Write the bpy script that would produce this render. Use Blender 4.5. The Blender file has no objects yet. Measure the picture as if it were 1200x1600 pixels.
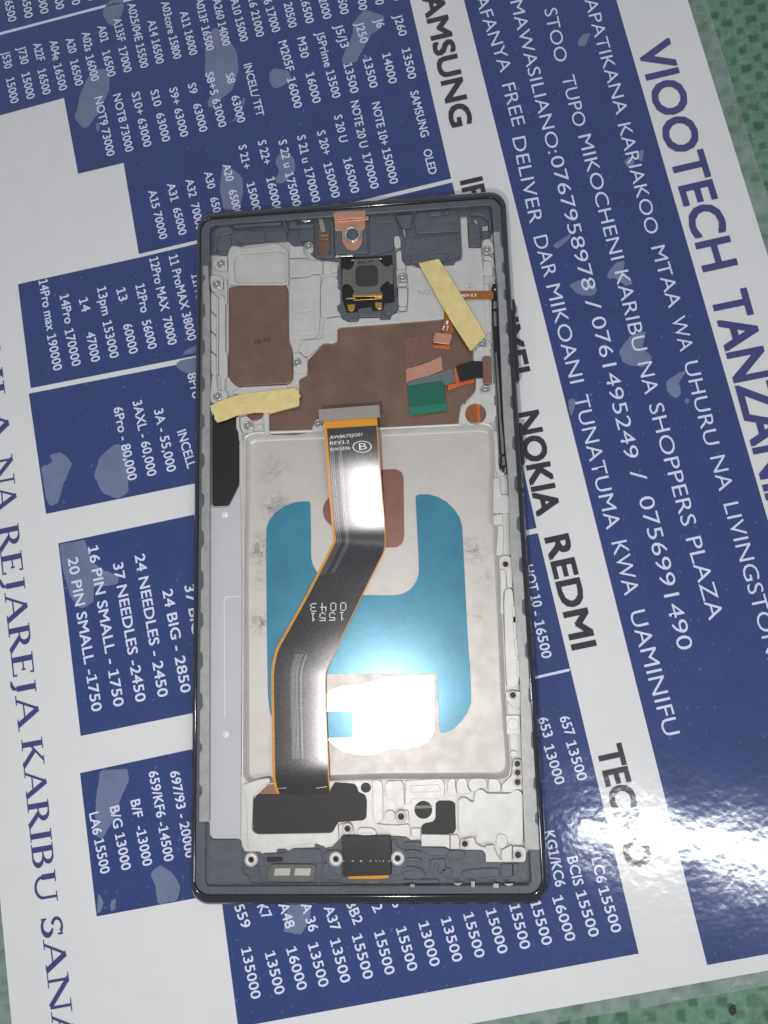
import bpy, bmesh, math, random
from mathutils import Vector, Matrix
random.seed(7)
S = bpy.context.scene
COL = S.collection
S.unit_settings.scale_length = 0.01          # 1 unit = 1 cm
# ------------------------------------------------------------------ camera
ZR = 0.34                                    # height of the phone's widest outline above the table
FPX, CA, CB, CG, TX, TY, DD = 1119.2376, -0.15151977, -0.08063239, 0.03092066, -0.6203638, -0.31995516, 16.63230977
RM = (Matrix.Rotation(CA, 3, 'X') @ Matrix.Rotation(CB, 3, 'Y') @ Matrix.Rotation(CG, 3, 'Z'))
RT = RM.transposed()
EYE = -(RT @ Vector((TX, TY, -DD))) + Vector((0, 0, ZR))
cam_data = bpy.data.cameras.new('camera')
cam = bpy.data.objects.new('camera', cam_data)
COL.objects.link(cam)
cam.matrix_world = Matrix.Translation(EYE) @ RT.to_4x4()
cam_data.sensor_fit = 'AUTO'
cam_data.sensor_width = 36.0
cam_data.lens = FPX / 1600.0 * 36.0
cam_data.clip_start = 0.1
cam_data.clip_end = 2000.0
S.camera = cam

def U(px, py, z):
    """photograph coordinates -> the point of that sight line lying on the plane at height z"""
    v = RT @ Vector(((px - 600.0) / FPX, -(py - 800.0) / FPX, -1.0))
    s = (z - EYE.z) / v.z
    return EYE + v * s

# ------------------------------------------------------------------ world, lamps, exposure
W = bpy.data.worlds.new('World')
S.world = W
W.use_nodes = True
nt = W.node_tree
bg = nt.nodes['Background']
tc = nt.nodes.new('ShaderNodeTexCoord')
sx = nt.nodes.new('ShaderNodeSeparateXYZ')
rp = nt.nodes.new('ShaderNodeValToRGB')
mp = nt.nodes.new('ShaderNodeMapRange')
mp.inputs[1].default_value = -1.0
mp.inputs[2].default_value = 1.0
nt.links.new(tc.outputs['Generated'], sx.inputs[0])
nt.links.new(sx.outputs[1], mp.inputs[0])
nt.links.new(mp.outputs[0], rp.inputs[0])
rp.color_ramp.elements[0].color = (0.70, 0.71, 0.73, 1)
rp.color_ramp.elements[1].color = (0.93, 0.98, 1.10, 1)
nt.links.new(rp.outputs[0], bg.inputs[0])
bg.inputs[1].default_value = 0.48

def lamp(name, kind, loc, energy, color, **kw):
    d = bpy.data.lights.new(name, kind)
    d.energy = energy
    d.color = color
    for k, v in kw.items():
        setattr(d, k, v)
    o = bpy.data.objects.new(name, d)
    COL.objects.link(o)
    o.location = loc
    return o

# the camera phone's own flash, a few centimetres beside its lens
glare = U(606, 1092, 0.2)
off = Vector((glare.x - EYE.x, glare.y - EYE.y, 0)) * 2.0
FLASH = EYE + off
flash = lamp('camera_flash', 'POINT', FLASH, 5900.0, (1.0, 0.97, 0.94), shadow_soft_size=0.45)
# room lamp whose reflection lies across the lower right of the laminated sheet
pm = U(1112, 1326, 0.0)
dv = (pm - EYE).normalized()
rv = Vector((dv.x, dv.y, -dv.z))
lp = pm + rv * 70.0
room = lamp('room_lamp', 'AREA', lp, 12000.0, (0.93, 0.97, 1.0), shape='RECTANGLE', size=27.0, size_y=3.4)
lz = (lp - pm).normalized()
lx = Vector((math.cos(math.radians(-9)), math.sin(math.radians(-9)), 0.0))
lx = (lx - lz * lx.dot(lz)).normalized()
ly = lz.cross(lx)
room.rotation_euler = Matrix((lx, ly, lz)).transposed().to_euler()

S.view_settings.view_transform = 'Standard'
S.view_settings.look = 'None'
S.view_settings.exposure = 0.0
S.view_settings.gamma = 1.0
S.view_settings.use_curve_mapping = False
S.cycles.max_bounces = 6

# ------------------------------------------------------------------ helpers
def lin(r, g, b):
    f = lambda c: (c / 255.0 / 12.92) if c <= 10 else ((c / 255.0 + 0.055) / 1.055) ** 2.4
    return (f(r), f(g), f(b), 1.0)

def mat(name, col, rough=0.5, metal=0.0, var=0.12, vscale=3.0, bump=0.0, bscale=20.0, spec=0.5, coat=0.0, coat_rough=0.1, speck=0.0, speck_col=(1, 1, 1, 1), speck_scale=18.0, rvar=0.0, stains=None, aniso=None):
    m = bpy.data.materials.new(name)
    m.use_nodes = True
    N, L = m.node_tree.nodes, m.node_tree.links
    p = N['Principled BSDF']
    tcn = N.new('ShaderNodeTexCoord')
    co = tcn.outputs['Object']
    nz = N.new('ShaderNodeTexNoise')
    nz.inputs['Scale'].default_value = vscale
    nz.inputs['Detail'].default_value = 6.0
    nz.inputs['Roughness'].default_value = 0.65
    L.new(co, nz.inputs['Vector'])
    mx = N.new('ShaderNodeMix'); mx.data_type = 'RGBA'
    mx.inputs[6].default_value = [c * (1 - var) for c in col[:3]] + [1]
    mx.inputs[7].default_value = [min(1, c * (1 + var)) for c in col[:3]] + [1]
    rmp = N.new('ShaderNodeMapRange')
    rmp.inputs[1].default_value = 0.3; rmp.inputs[2].default_value = 0.7
    L.new(nz.outputs[0], rmp.inputs[0])
    L.new(rmp.outputs[0], mx.inputs[0])
    out = mx.outputs[2]
    if speck > 0:
        n2 = N.new('ShaderNodeTexNoise')
        n2.inputs['Scale'].default_value = speck_scale
        n2.inputs['Detail'].default_value = 3.0
        L.new(co, n2.inputs['Vector'])
        r2 = N.new('ShaderNodeMapRange')
        r2.inputs[1].default_value = 0.66; r2.inputs[2].default_value = 0.76
        r2.inputs[3].default_value = 0.0; r2.inputs[4].default_value = speck
        L.new(n2.outputs[0], r2.inputs[0])
        m2 = N.new('ShaderNodeMix'); m2.data_type = 'RGBA'
        L.new(r2.outputs[0], m2.inputs[0])
        L.new(out, m2.inputs[6])
        m2.inputs[7].default_value = speck_col
        out = m2.outputs[2]
    if stains:
        acc = None
        for (sx_, sy_, sr, amt) in stains:
            vs = N.new('ShaderNodeVectorMath'); vs.operation = 'DISTANCE'
            L.new(co, vs.inputs[0]); vs.inputs[1].default_value = (sx_, sy_, 0.2)
            mr = N.new('ShaderNodeMapRange')
            mr.inputs[1].default_value = 0.0; mr.inputs[2].default_value = sr
            mr.inputs[3].default_value = amt; mr.inputs[4].default_value = 0.0
            L.new(vs.outputs['Value'], mr.inputs[0])
            if acc is None:
                acc = mr.outputs[0]
            else:
                ad = N.new('ShaderNodeMath'); ad.operation = 'MAXIMUM'
                L.new(acc, ad.inputs[0]); L.new(mr.outputs[0], ad.inputs[1]); acc = ad.outputs[0]
        n3 = N.new('ShaderNodeTexNoise'); n3.inputs['Scale'].default_value = 7.0; n3.inputs['Detail'].default_value = 8.0; n3.inputs['Roughness'].default_value = 0.8
        L.new(co, n3.inputs['Vector'])
        r3 = N.new('ShaderNodeMapRange'); r3.inputs[1].default_value = 0.45; r3.inputs[2].default_value = 0.65
        L.new(n3.outputs[0], r3.inputs[0])
        ml = N.new('ShaderNodeMath'); ml.operation = 'MULTIPLY'
        L.new(acc, ml.inputs[0]); L.new(r3.outputs[0], ml.inputs[1])
        m3 = N.new('ShaderNodeMix'); m3.data_type = 'RGBA'
        L.new(ml.outputs[0], m3.inputs[0]); L.new(out, m3.inputs[6]); m3.inputs[7].default_value = (0.05, 0.045, 0.04, 1)
        out = m3.outputs[2]
    L.new(out, p.inputs['Base Color'])
    p.inputs['Roughness'].default_value = rough
    p.inputs['Metallic'].default_value = metal
    p.inputs['Specular IOR Level'].default_value = spec
    p.inputs['Coat Weight'].default_value = coat
    p.inputs['Coat Roughness'].default_value = coat_rough
    if rvar > 0:
        rr = N.new('ShaderNodeMapRange')
        rr.inputs[1].default_value = 0.3; rr.inputs[2].default_value = 0.7
        rr.inputs[3].default_value = max(0.02, rough - rvar); rr.inputs[4].default_value = rough + rvar
        n5 = N.new('ShaderNodeTexNoise'); n5.inputs['Scale'].default_value = vscale * 2.3; n5.inputs['Detail'].default_value = 5
        L.new(co, n5.inputs['Vector']); L.new(n5.outputs[0], rr.inputs[0]); L.new(rr.outputs[0], p.inputs['Roughness'])
    if bump > 0:
        n4 = N.new('ShaderNodeTexNoise')
        n4.inputs['Scale'].default_value = bscale
        n4.inputs['Detail'].default_value = 4.0
        L.new(co, n4.inputs['Vector'])
        b = N.new('ShaderNodeBump')
        b.inputs['Strength'].default_value = 1.0
        b.inputs['Distance'].default_value = bump
        L.new(n4.outputs[0], b.inputs['Height'])
        L.new(b.outputs[0], p.inputs['Normal'])
    return m

def laminate(name, col, var=0.05, speck=0.25, speck_col=None, pores=0.0):
    """printed ink under a glossy, faintly rippled laminating film"""
    m = mat(name, col, rough=0.55, var=var, vscale=1.1, speck=speck, speck_col=speck_col or (0.5, 0.52, 0.58, 1), speck_scale=9.0, spec=0.2)
    N, L = m.node_tree.nodes, m.node_tree.links
    p = N['Principled BSDF']
    p.inputs['Coat Weight'].default_value = 1.0
    p.inputs['Coat Roughness'].default_value = 0.11
    p.inputs['Coat IOR'].default_value = 1.55
    tcn = N.new('ShaderNodeTexCoord')
    na = N.new('ShaderNodeTexNoise'); na.inputs['Scale'].default_value = 4.6; na.inputs['Detail'].default_value = 1.6; na.inputs['Roughness'].default_value = 0.55
    L.new(tcn.outputs['Object'], na.inputs['Vector'])
    nb = N.new('ShaderNodeTexNoise'); nb.inputs['Scale'].default_value = 0.55; nb.inputs['Detail'].default_value = 1.0
    L.new(tcn.outputs['Object'], nb.inputs['Vector'])
    b1 = N.new('ShaderNodeBump'); b1.inputs['Strength'].default_value = 1.0; b1.inputs['Distance'].default_value = 0.0034
    L.new(na.outputs[0], b1.inputs['Height'])
    b2 = N.new('ShaderNodeBump'); b2.inputs['Strength'].default_value = 1.0; b2.inputs['Distance'].default_value = 0.02
    L.new(nb.outputs[0], b2.inputs['Height'])
    L.new(b1.outputs[0], b2.inputs['Normal'])
    L.new(b2.outputs[0], p.inputs['Coat Normal'])
    return m

def round_poly(pts, r, n=4):
    if r <= 0:
        return [Vector((p[0], p[1])) for p in pts]
    P = [Vector((p[0], p[1])) for p in pts]
    out = []
    for k in range(len(P)):
        a, b, c = P[k - 1], P[k], P[(k + 1) % len(P)]
        la, lc = (a - b).length, (c - b).length
        q = min(r, la * 0.49, lc * 0.49)
        if q < 1e-6:
            out.append(b); continue
        s, e = b + (a - b) / la * q, b + (c - b) / lc * q
        for j in range(n + 1):
            t = j / n
            out.append((1 - t) ** 2 * s + 2 * t * (1 - t) * b + t * t * e)
    return out

def circ(cx, cy, r, n=24):
    return [(cx + r * math.cos(2 * math.pi * k / n), cy + r * math.sin(2 * math.pi * k / n)) for k in range(n)]

def crop(ox, oy, s, pts):
    return [(ox + x / s, oy + y / s) for x, y in pts]
K = 1200 / 140.0
K2 = 1200 / 260.0
CA_ = lambda *p: crop(300, 290, K2, p)     # windows of the photograph the outlines were measured in
CB_ = lambda *p: crop(560, 290, K2, p)
CC_ = lambda *p: crop(300, 530, K2, p)
CD_ = lambda *p: crop(560, 530, K2, p)
CE_ = lambda *p: crop(300, 1190, K2, p)
CF_ = lambda *p: crop(460, 1190, K2, p)
CG_ = lambda *p: crop(620, 1190, K2, p)
ca = lambda *p: crop(310, 300, K, p)
cb = lambda *p: crop(430, 310, K, p)
cc = lambda *p: crop(510, 380, K, p)
cd = lambda *p: crop(560, 300, K, p)
ce = lambda *p: crop(680, 290, K, p)
cf = lambda *p: crop(700, 420, K, p)
cg = lambda *p: crop(620, 500, K, p)
ch = lambda *p: crop(700, 550, K, p)
ci = lambda *p: crop(310, 430, K, p)
cj = lambda *p: crop(310, 550, K, p)
ck = lambda *p: crop(730, 680, K, p)
cl = lambda *p: crop(740, 820, K, p)
cm = lambda *p: crop(740, 940, K, p)
cn = lambda *p: crop(740, 1080, K, p)
co_ = lambda *p: crop(640, 1280, K, p)
cp = lambda *p: crop(750, 1280, K, p)

class MB:
    """collects shapes and links them as one mesh object"""
    def __init__(self):
        self.bm = bmesh.new()
    def add_mesh(self, me, mi=0, mtx=None):
        n0 = len(self.bm.faces)
        tmp = bmesh.new(); tmp.from_mesh(me)
        if mtx is not None:
            bmesh.ops.transform(tmp, matrix=mtx, verts=tmp.verts)
        vm = {}
        for v in tmp.verts:
            vm[v] = self.bm.verts.new(v.co)
        for f in tmp.faces:
            try:
                g = self.bm.faces.new([vm[v] for v in f.verts]); g.material_index = mi; g.smooth = f.smooth
            except ValueError:
                pass
        tmp.free()
    def plate(self, poly, z, th=0.05, bev=0.008, r=2.0, holes=(), mi=0, world=False):
        """outline in photograph coordinates, lying at height z, th thick"""
        cu = bpy.data.curves.new('tmp', 'CURVE')
        cu.dimensions = '2D'; cu.fill_mode = 'BOTH'
        for pl, rr in [(poly, r)] + [(h, r) for h in holes]:
            q = round_poly(pl, rr)
            w = q if world else [U(p[0], p[1], z) for p in q]
            sp = cu.splines.new('POLY')
            sp.points.add(len(w) - 1)
            for k, p in enumerate(w):
                sp.points[k].co = (p[0], p[1], 0, 1)
            sp.use_cyclic_u = True
        b = min(bev, th * 0.45)
        cu.extrude = th / 2 - b
        cu.bevel_depth = b
        cu.bevel_resolution = 1
        cu.offset = -b
        o = bpy.data.objects.new('tmp', cu)
        me = bpy.data.meshes.new_from_object(o)
        self.add_mesh(me, mi, Matrix.Translation((0, 0, z - th / 2)))
        bpy.data.objects.remove(o); bpy.data.curves.remove(cu); bpy.data.meshes.remove(me)
        return self
    def sheet(self, poly, z, mi=0, r=0.0):
        """a flat printed area"""
        vs = [self.bm.verts.new(U(p[0], p[1], z)) for p in round_poly(poly, r)]
        f = self.bm.faces.new(vs); f.material_index = mi
        if f.normal.z == 0: f.normal_update()
        f.normal_update()
        if f.normal.z < 0: f.normal_flip()
        return self
    def quad(self, pts, mi=0, smooth=False):
        f = self.bm.faces.new([self.bm.verts.new(p) for p in pts]); f.material_index = mi; f.smooth = smooth
        return f
    def lathe(self, c, prof, n=20, mi=0, cap=True):
        rings = []
        for (r, z) in prof:
            rings.append([self.bm.verts.new((c[0] + r * math.cos(2 * math.pi * k / n), c[1] + r * math.sin(2 * math.pi * k / n), z)) for k in range(n)])
        for a, b in zip(rings, rings[1:]):
            for k in range(n):
                f = self.bm.faces.new([a[k], a[(k + 1) % n], b[(k + 1) % n], b[k]]); f.smooth = True; f.material_index = mi
        if cap:
            f = self.bm.faces.new(rings[-1]); f.material_index = mi
        return self
    def loft(self, rings, mi=0, smooth=True, cap=False):
        R = [[self.bm.verts.new(p) for p in ring] for ring in rings]
        n = len(R[0])
        for a, b in zip(R, R[1:]):
            for k in range(n):
                f = self.bm.faces.new([a[k], a[(k + 1) % n], b[(k + 1) % n], b[k]]); f.smooth = smooth; f.material_index = mi
        if cap:
            f = self.bm.faces.new(R[-1]); f.material_index = mi
        return self
    def build(self, name, mats, parent=None, loc=None):
        bmesh.ops.recalc_face_normals(self.bm, faces=self.bm.faces)
        me = bpy.data.meshes.new(name)
        self.bm.to_mesh(me); self.bm.free()
        for m in (mats if isinstance(mats, (list, tuple)) else [mats]):
            me.materials.append(m)
        o = bpy.data.objects.new(name, me)
        COL.objects.link(o)
        if parent is not None:
            o.parent = parent
        return o

def tag(o, label=None, cat=None, kind=None):
    if label: o['label'] = label
    if cat: o['category'] = cat
    if kind: o['kind'] = kind
    return o

def text_mesh(s, bold=0.0, shear=0.0):
    cu = bpy.data.curves.new('tmp', 'FONT')
    cu.body = s; cu.size = 1.0; cu.resolution_u = 3; cu.offset = bold; cu.shear = shear
    o = bpy.data.objects.new('tmp', cu)
    me = bpy.data.meshes.new_from_object(o)
    bpy.data.objects.remove(o); bpy.data.curves.remove(cu)
    return me

_adv = {}
def advance(c):
    """width the built-in font gives a character, and where its ink starts and ends"""
    if c not in _adv:
        def wid(s):
            me = text_mesh(s); xs = [v.co.x for v in me.vertices]; bpy.data.meshes.remove(me)
            return (min(xs), max(xs)) if xs else (0, 0)
        a, b = wid('HH'), wid('H' + c + 'H')
        _adv[c] = ((b[1] - b[0]) - (a[1] - a[0]), wid(c))
    return _adv[c]
def footed_ones(me, s, bold):
    """give every figure 1 the flag and foot of the printed typeface; returns extra quads in font units"""
    out = []; x = 0.0
    for c in s:
        ad, (i0, i1) = advance(c)
        if c == '1':
            cx = x + (i0 + i1) / 2; w = (i1 - i0) / 2 + bold
            out.append([(cx - 0.19, 0.0 - bold), (cx + 0.19, 0.0 - bold), (cx + 0.19, 0.075 + bold), (cx - 0.19, 0.075 + bold)])
            out.append([(cx - 0.21, 0.53), (cx - 0.20, 0.62 + bold), (cx + w * 0.6, 0.72), (cx + w * 0.6, 0.62)])
        x += ad
    return out

CAP = 0.729                                   # cap height of the built-in font
def put_text(mb, s, a, b, cap, z, bold=0.0, mi=0, direction=None, zf=None):
    """words from photograph point a to b along the baseline, letters cap pixels high"""
    me = text_mesh(s, min(bold, 0.0))
    xs = [v.co.x for v in me.vertices]
    if not xs: return
    x0, x1 = min(xs), max(xs)
    extra = footed_ones(me, s, bold) if bold > 0 and zf is None else []
    if zf is None:
        A, B = U(a[0], a[1], z), U(b[0], b[1], z)
        d = B - A
        ln = d.length
        if direction is not None:
            d = direction
        d = Vector((d.x, d.y, 0)).normalized()
        nrm = Vector((-d.y, d.x, 0))
        mid = U((a[0] + b[0]) / 2, (a[1] + b[1]) / 2, z)
        px = (U((a[0] + b[0]) / 2 + 1, (a[1] + b[1]) / 2, z) - mid).length
        sc = cap * px / CAP
        base = (A + B) / 2 - d * ln / 2
        for v in me.vertices:
            t = (v.co.x - x0) / (x1 - x0) * ln
            v.co = base + d * t + nrm * (v.co.y * sc) + Vector((0, 0, 0))
            v.co.z = z
        for k, qd in enumerate(extra):
            pts = []
            for (gx, gy) in qd:
                q = base + d * ((gx - x0) / (x1 - x0) * ln) + nrm * (gy * sc); q.z = z + 0.0045; pts.append(q)
            mb.quad(pts, mi)
    else:
        d = Vector((b[0] - a[0], b[1] - a[1])); ln = d.length; d.normalize()
        nrm = Vector((d.y, -d.x)); sc = cap / CAP
        for v in me.vertices:
            q = Vector(a) + d * ((v.co.x - x0) / (x1 - x0) * ln) + nrm * (v.co.y * sc)
            v.co = U(q.x, q.y, zf(q.x, q.y))
    if bold > 0 and zf is None:                   # heavier strokes: the same letters laid a hair apart
        w_ = bold * sc
        for k, (ux, uy) in enumerate(((1, 1), (-1, 1), (1, -1), (-1, -1))):
            mb.add_mesh(me, mi, Matrix.Translation(d * (ux * w_) + nrm * (uy * w_) + Vector((0, 0, 0.0008 * (k + 1)))))
    mb.add_mesh(me, mi)
    bpy.data.meshes.remove(me)

from mathutils.bvhtree import BVHTree
def each(name, shapes, mats, parent):
    """every piece an object of its own: shapes = [(outline, z, th, bev, r), ...]"""
    for pl, z, th, bev, r in shapes:
        m_ = MB(); m_.plate(pl, z, th=th, bev=bev, r=r); m_.build(name, mats, parent)
# ================================================================== ground: woven plastic mat
GZ = -0.06
def woven_material():
    m = bpy.data.materials.new('woven_plastic'); m.use_nodes = True
    N, L = m.node_tree.nodes, m.node_tree.links
    p = N['Principled BSDF']
    t = N.new('ShaderNodeTexCoord')
    n0 = N.new('ShaderNodeTexNoise'); n0.inputs['Scale'].default_value = 1.6; n0.inputs['Detail'].default_value = 3
    L.new(t.outputs['Object'], n0.inputs['Vector'])
    att = N.new('ShaderNodeAttribute'); att.attribute_name = 'tape'
    mx = N.new('ShaderNodeMix'); mx.data_type = 'RGBA'
    mx.inputs[6].default_value = (0.050, 0.112, 0.068, 1); mx.inputs[7].default_value = (0.140, 0.250, 0.172, 1)
    L.new(att.outputs['Fac'], mx.inputs[0])
    n1 = N.new('ShaderNodeTexNoise'); n1.inputs['Scale'].default_value = 9; n1.inputs['Detail'].default_value = 5
    L.new(t.outputs['Object'], n1.inputs['Vector'])
    m2 = N.new('ShaderNodeMix'); m2.data_type = 'RGBA'; m2.blend_type = 'MULTIPLY'; m2.inputs[0].default_value = 0.6
    r1 = N.new('ShaderNodeMapRange'); r1.inputs[1].default_value = 0.3; r1.inputs[2].default_value = 0.7; r1.inputs[3].default_value = 0.65; r1.inputs[4].default_value = 1.25
    L.new(n1.outputs[0], r1.inputs[0]); L.new(mx.outputs[2], m2.inputs[6]); L.new(r1.outputs[0], m2.inputs[7])
    m3 = N.new('ShaderNodeMix'); m3.data_type = 'RGBA'; m3.inputs[7].default_value = (0.13, 0.18, 0.145, 1)
    r2 = N.new('ShaderNodeMapRange'); r2.inputs[1].default_value = 0.5; r2.inputs[2].default_value = 0.75; r2.inputs[3].default_value = 0; r2.inputs[4].default_value = 0.5
    L.new(n0.outputs[0], r2.inputs[0]); L.new(r2.outputs[0], m3.inputs[0]); L.new(m2.outputs[2], m3.inputs[6])
    L.new(m3.outputs[2], p.inputs['Base Color'])
    p.inputs['Roughness'].default_value = 0.55
    p.inputs['Specular IOR Level'].default_value = 0.2
    return m
def build_ground():
    bm = bmesh.new()
    lay = bm.verts.layers.float.new('tape')
    c0 = U(600, 800, 0)
    pw, ph = 0.30, 0.27                      # pitch of the tapes
    nx, ny = 620, 640
    sxx, syy = 0.066, 0.062
    rot = math.radians(3.0)
    rows = []
    jit = {}
    for j in range(ny):
        row = []
        for i in range(nx):
            x, y = (i - nx / 2) * sxx, (j - ny / 2) * syy
            xr = x * math.cos(rot) + y * math.sin(rot) + 0.03 * math.sin(y * 1.3)
            yr = -x * math.sin(rot) + y * math.cos(rot) + 0.03 * math.sin(x * 0.9)
            a, b = xr / pw, yr / ph
            ia, ib = math.floor(a), math.floor(b)
            fa, fb = a - ia, b - ib
            up = (ia + ib) % 2 == 0
            k = (ia, ib)
            if k not in jit: jit[k] = random.random()
            e = math.sin(math.pi * fa) ** 0.5 * math.sin(math.pi * fb) ** 0.5
            h = (0.022 if up else -0.012) * e
            v = bm.verts.new((c0.x + x, c0.y + y, GZ + h - 0.004))
            inner = 0.14 < fa < 0.90 and 0.14 < fb < 0.9
            v[lay] = (0.75 + 0.35 * jit[k]) if (up or not inner) else (0.05 + 0.42 * jit[k] ** 1.5)
            row.append(v)
        rows.append(row)
    # only the parts of the mat the sheet leaves bare need the fine weave
    for j in range(ny - 1):
        for i in range(nx - 1):
            f = bm.faces.new((rows[j][i], rows[j][i + 1], rows[j + 1][i + 1], rows[j + 1][i])); f.smooth = True
    me = bpy.data.meshes.new('ground'); bm.to_mesh(me); bm.free()
    me.materials.append(woven_material())
    o = bpy.data.objects.new('ground', me); COL.objects.link(o)
    tag(o, 'green woven plastic mat under the price list', None, 'structure')
    return o
build_ground()

# ================================================================== laminated price list
M_paper = laminate('laminated_paper', lin(212, 212, 211), var=0.02, speck=0.0)
M_blue = laminate('laminated_blue', lin(36, 55, 110), var=0.10, speck=0.22)
M_grey = laminate('laminate_bubble', lin(103, 113, 141), var=0.14, speck=0.5, speck_col=lin(90, 98, 125))
M_txt = laminate('printed_pale', lin(205, 212, 232), var=0.03, speck=0.0)
M_blk = laminate('printed_black', lin(38, 38, 42), var=0.1, speck=0.1)
M_navy = laminate('printed_navy', lin(52, 58, 112), var=0.06, speck=0.05)
def film_material():
    m = bpy.data.materials.new('clear_film'); m.use_nodes = True
    N, L = m.node_tree.nodes, m.node_tree.links
    p = N['Principled BSDF']
    p.inputs['Base Color'].default_value = (0.50, 0.56, 0.56, 1)
    p.inputs['Roughness'].default_value = 0.2
    t = N.new('ShaderNodeTexCoord')
    n = N.new('ShaderNodeTexNoise'); n.inputs['Scale'].default_value = 1.4; n.inputs['Detail'].default_value = 4
    L.new(t.outputs['Object'], n.inputs['Vector'])
    r = N.new('ShaderNodeMapRange'); r.inputs[1].default_value = 0.3; r.inputs[2].default_value = 0.75; r.inputs[3].default_value = 0.05; r.inputs[4].default_value = 0.26
    L.new(n.outputs[0], r.inputs[0]); L.new(r.outputs[0], p.inputs['Alpha'])
    n2 = N.new('ShaderNodeTexNoise'); n2.inputs['Scale'].default_value = 4
    L.new(t.outputs['Object'], n2.inputs['Vector'])
    b = N.new('ShaderNodeBump'); b.inputs['Distance'].default_value = 0.02; L.new(n2.outputs[0], b.inputs['Height']); L.new(b.outputs[0], p.inputs['Normal'])
    return m
M_film = film_material()

Z0 = 0.0                                     # top face of the sheet
ZB, ZG, ZT = 0.003, 0.006, 0.009             # ink, trapped air, lettering
sheet_root = bpy.data.objects.new('price_list', None); COL.objects.link(sheet_root)
sheet_root.location = (0, 0, 0); sheet_root.empty_display_size = 1
tag(sheet_root, 'laminated blue and white price list of phone screens lying under the opened phone', 'poster')

SHEET = [(-152, -150), (-50, 862), (30, 1730), (800, 1588), (1523, 1459), (1400, 1040), (1200, 400), (1028, -150)]
mb = MB(); mb.plate(SHEET, Z0, th=0.03, bev=0.004, r=0); mb.build('paper', M_paper, sheet_root)
FILM = [(-190, -150), (-80, 862), (-3, 1765), (805, 1609), (1560, 1478), (1430, 1040), (1228, 400), (1057, -150)]
mb = MB(); mb.plate(FILM, Z0 - 0.031, th=0.006, bev=0.001, r=0); mb.build('laminate_margin', M_film, sheet_root)

def c3(ox, oy):
    return lambda *p: crop(ox, oy, 3.0, p)
q1, q2, q3, q4, q5, q6, q7, q8, q9, q10 = c3(0, 0), c3(400, 0), c3(800, 0), c3(0, 400), c3(800, 400), c3(0, 800), c3(800, 800), c3(0, 1200), c3(400, 1200), c3(800, 1200)
def sl(y): return 641.7 + 0.2393 * y         # left edge of the white strip
DIR = (U(983, 1355, 0) - U(655, -25, 0)).normalized()
T_ = []
def T(panel, q, s, a, b, cap=13.0, bold=0.012):
    A, B = q(a, b)
    T_.append((panel, s, A, B, cap, bold))
R_ = []
# --- first panel: small prices, top left
P = 'a'
for s, a, b in [('16500', (18, -8), (42, 106)), ('16500', (100, -30), (118, 88)), ('17000', (172, -50), (192, 68)), ('15500', (245, -70), (265, 48)), ('15000', (320, -90), (340, 27)), ('16000', (392, -115), (412, 6)),
        ('J530', (8, 248), (22, 325)), ('15000', (30, 378), (52, 488)), ('J730', (82, 225), (100, 305)), ('15000', (103, 355), (128, 468)), ('A22F', (155, 208), (175, 290)), ('16500', (178, 338), (203, 447)),
        ('A04e', (232, 195), (250, 285)), ('16500', (253, 315), (280, 428)), ('A20', (308, 185), (325, 253)), ('16500', (330, 295), (355, 405)), ('A02s', (383, 155), (400, 243)), ('16000', (403, 273), (430, 384)),
        ('A01', (457, 125), (473, 195)), ('16500', (480, 252), (507, 363)), ('A135F', (530, 92), (553, 198)), ('17000', (556, 233), (583, 343)), ('A025/04E 15500', (597, 20), (660, 322)), ('A14 16500', (692, 100), (733, 302)),
        ('A03core 15800', (755, 12), (815, 280)), ('A11 16000', (843, 58), (890, 262)), ('A013F 16500', (915, -5), (968, 240)), ('A260 14000', (997, 0), (1045, 218)), ('A10 15000', (1080, 0), (1128, 198)), ('A16 21000', (1155, -42), (1203, 176)),
        ('NOT9 73000', (443, 460), (503, 735)), ('NOT8 73000', (530, 447), (590, 715)), ('S10+ 63000', (617, 438), (675, 692)), ('S10  63000', (705, 428), (763, 668)), ('S9+ 63000', (793, 417), (848, 645)), ('S9   63000', (880, 397), (938, 622)),
        ('S8+5 63000', (962, 345), (1027, 600)), ('S8    63000', (1058, 350), (1115, 578)), ('INCELL/ TFT', (1142, 305), (1203, 548)), ('A15 70000', (695, 897), (750, 1125)), ('A31  65000', (783, 865), (840, 1105)), ('A32  70000', (870, 845), (922, 1082)),
        ('A30   65000', (957, 810), (1012, 1048)), ('A20   65000', (1043, 775), (1099, 1012)), ('S 21+', (1118, 685), (1140, 795)), ('150000', (1158, 870), (1195, 1022))]:
    T(P, q1, s, a, b)
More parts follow.
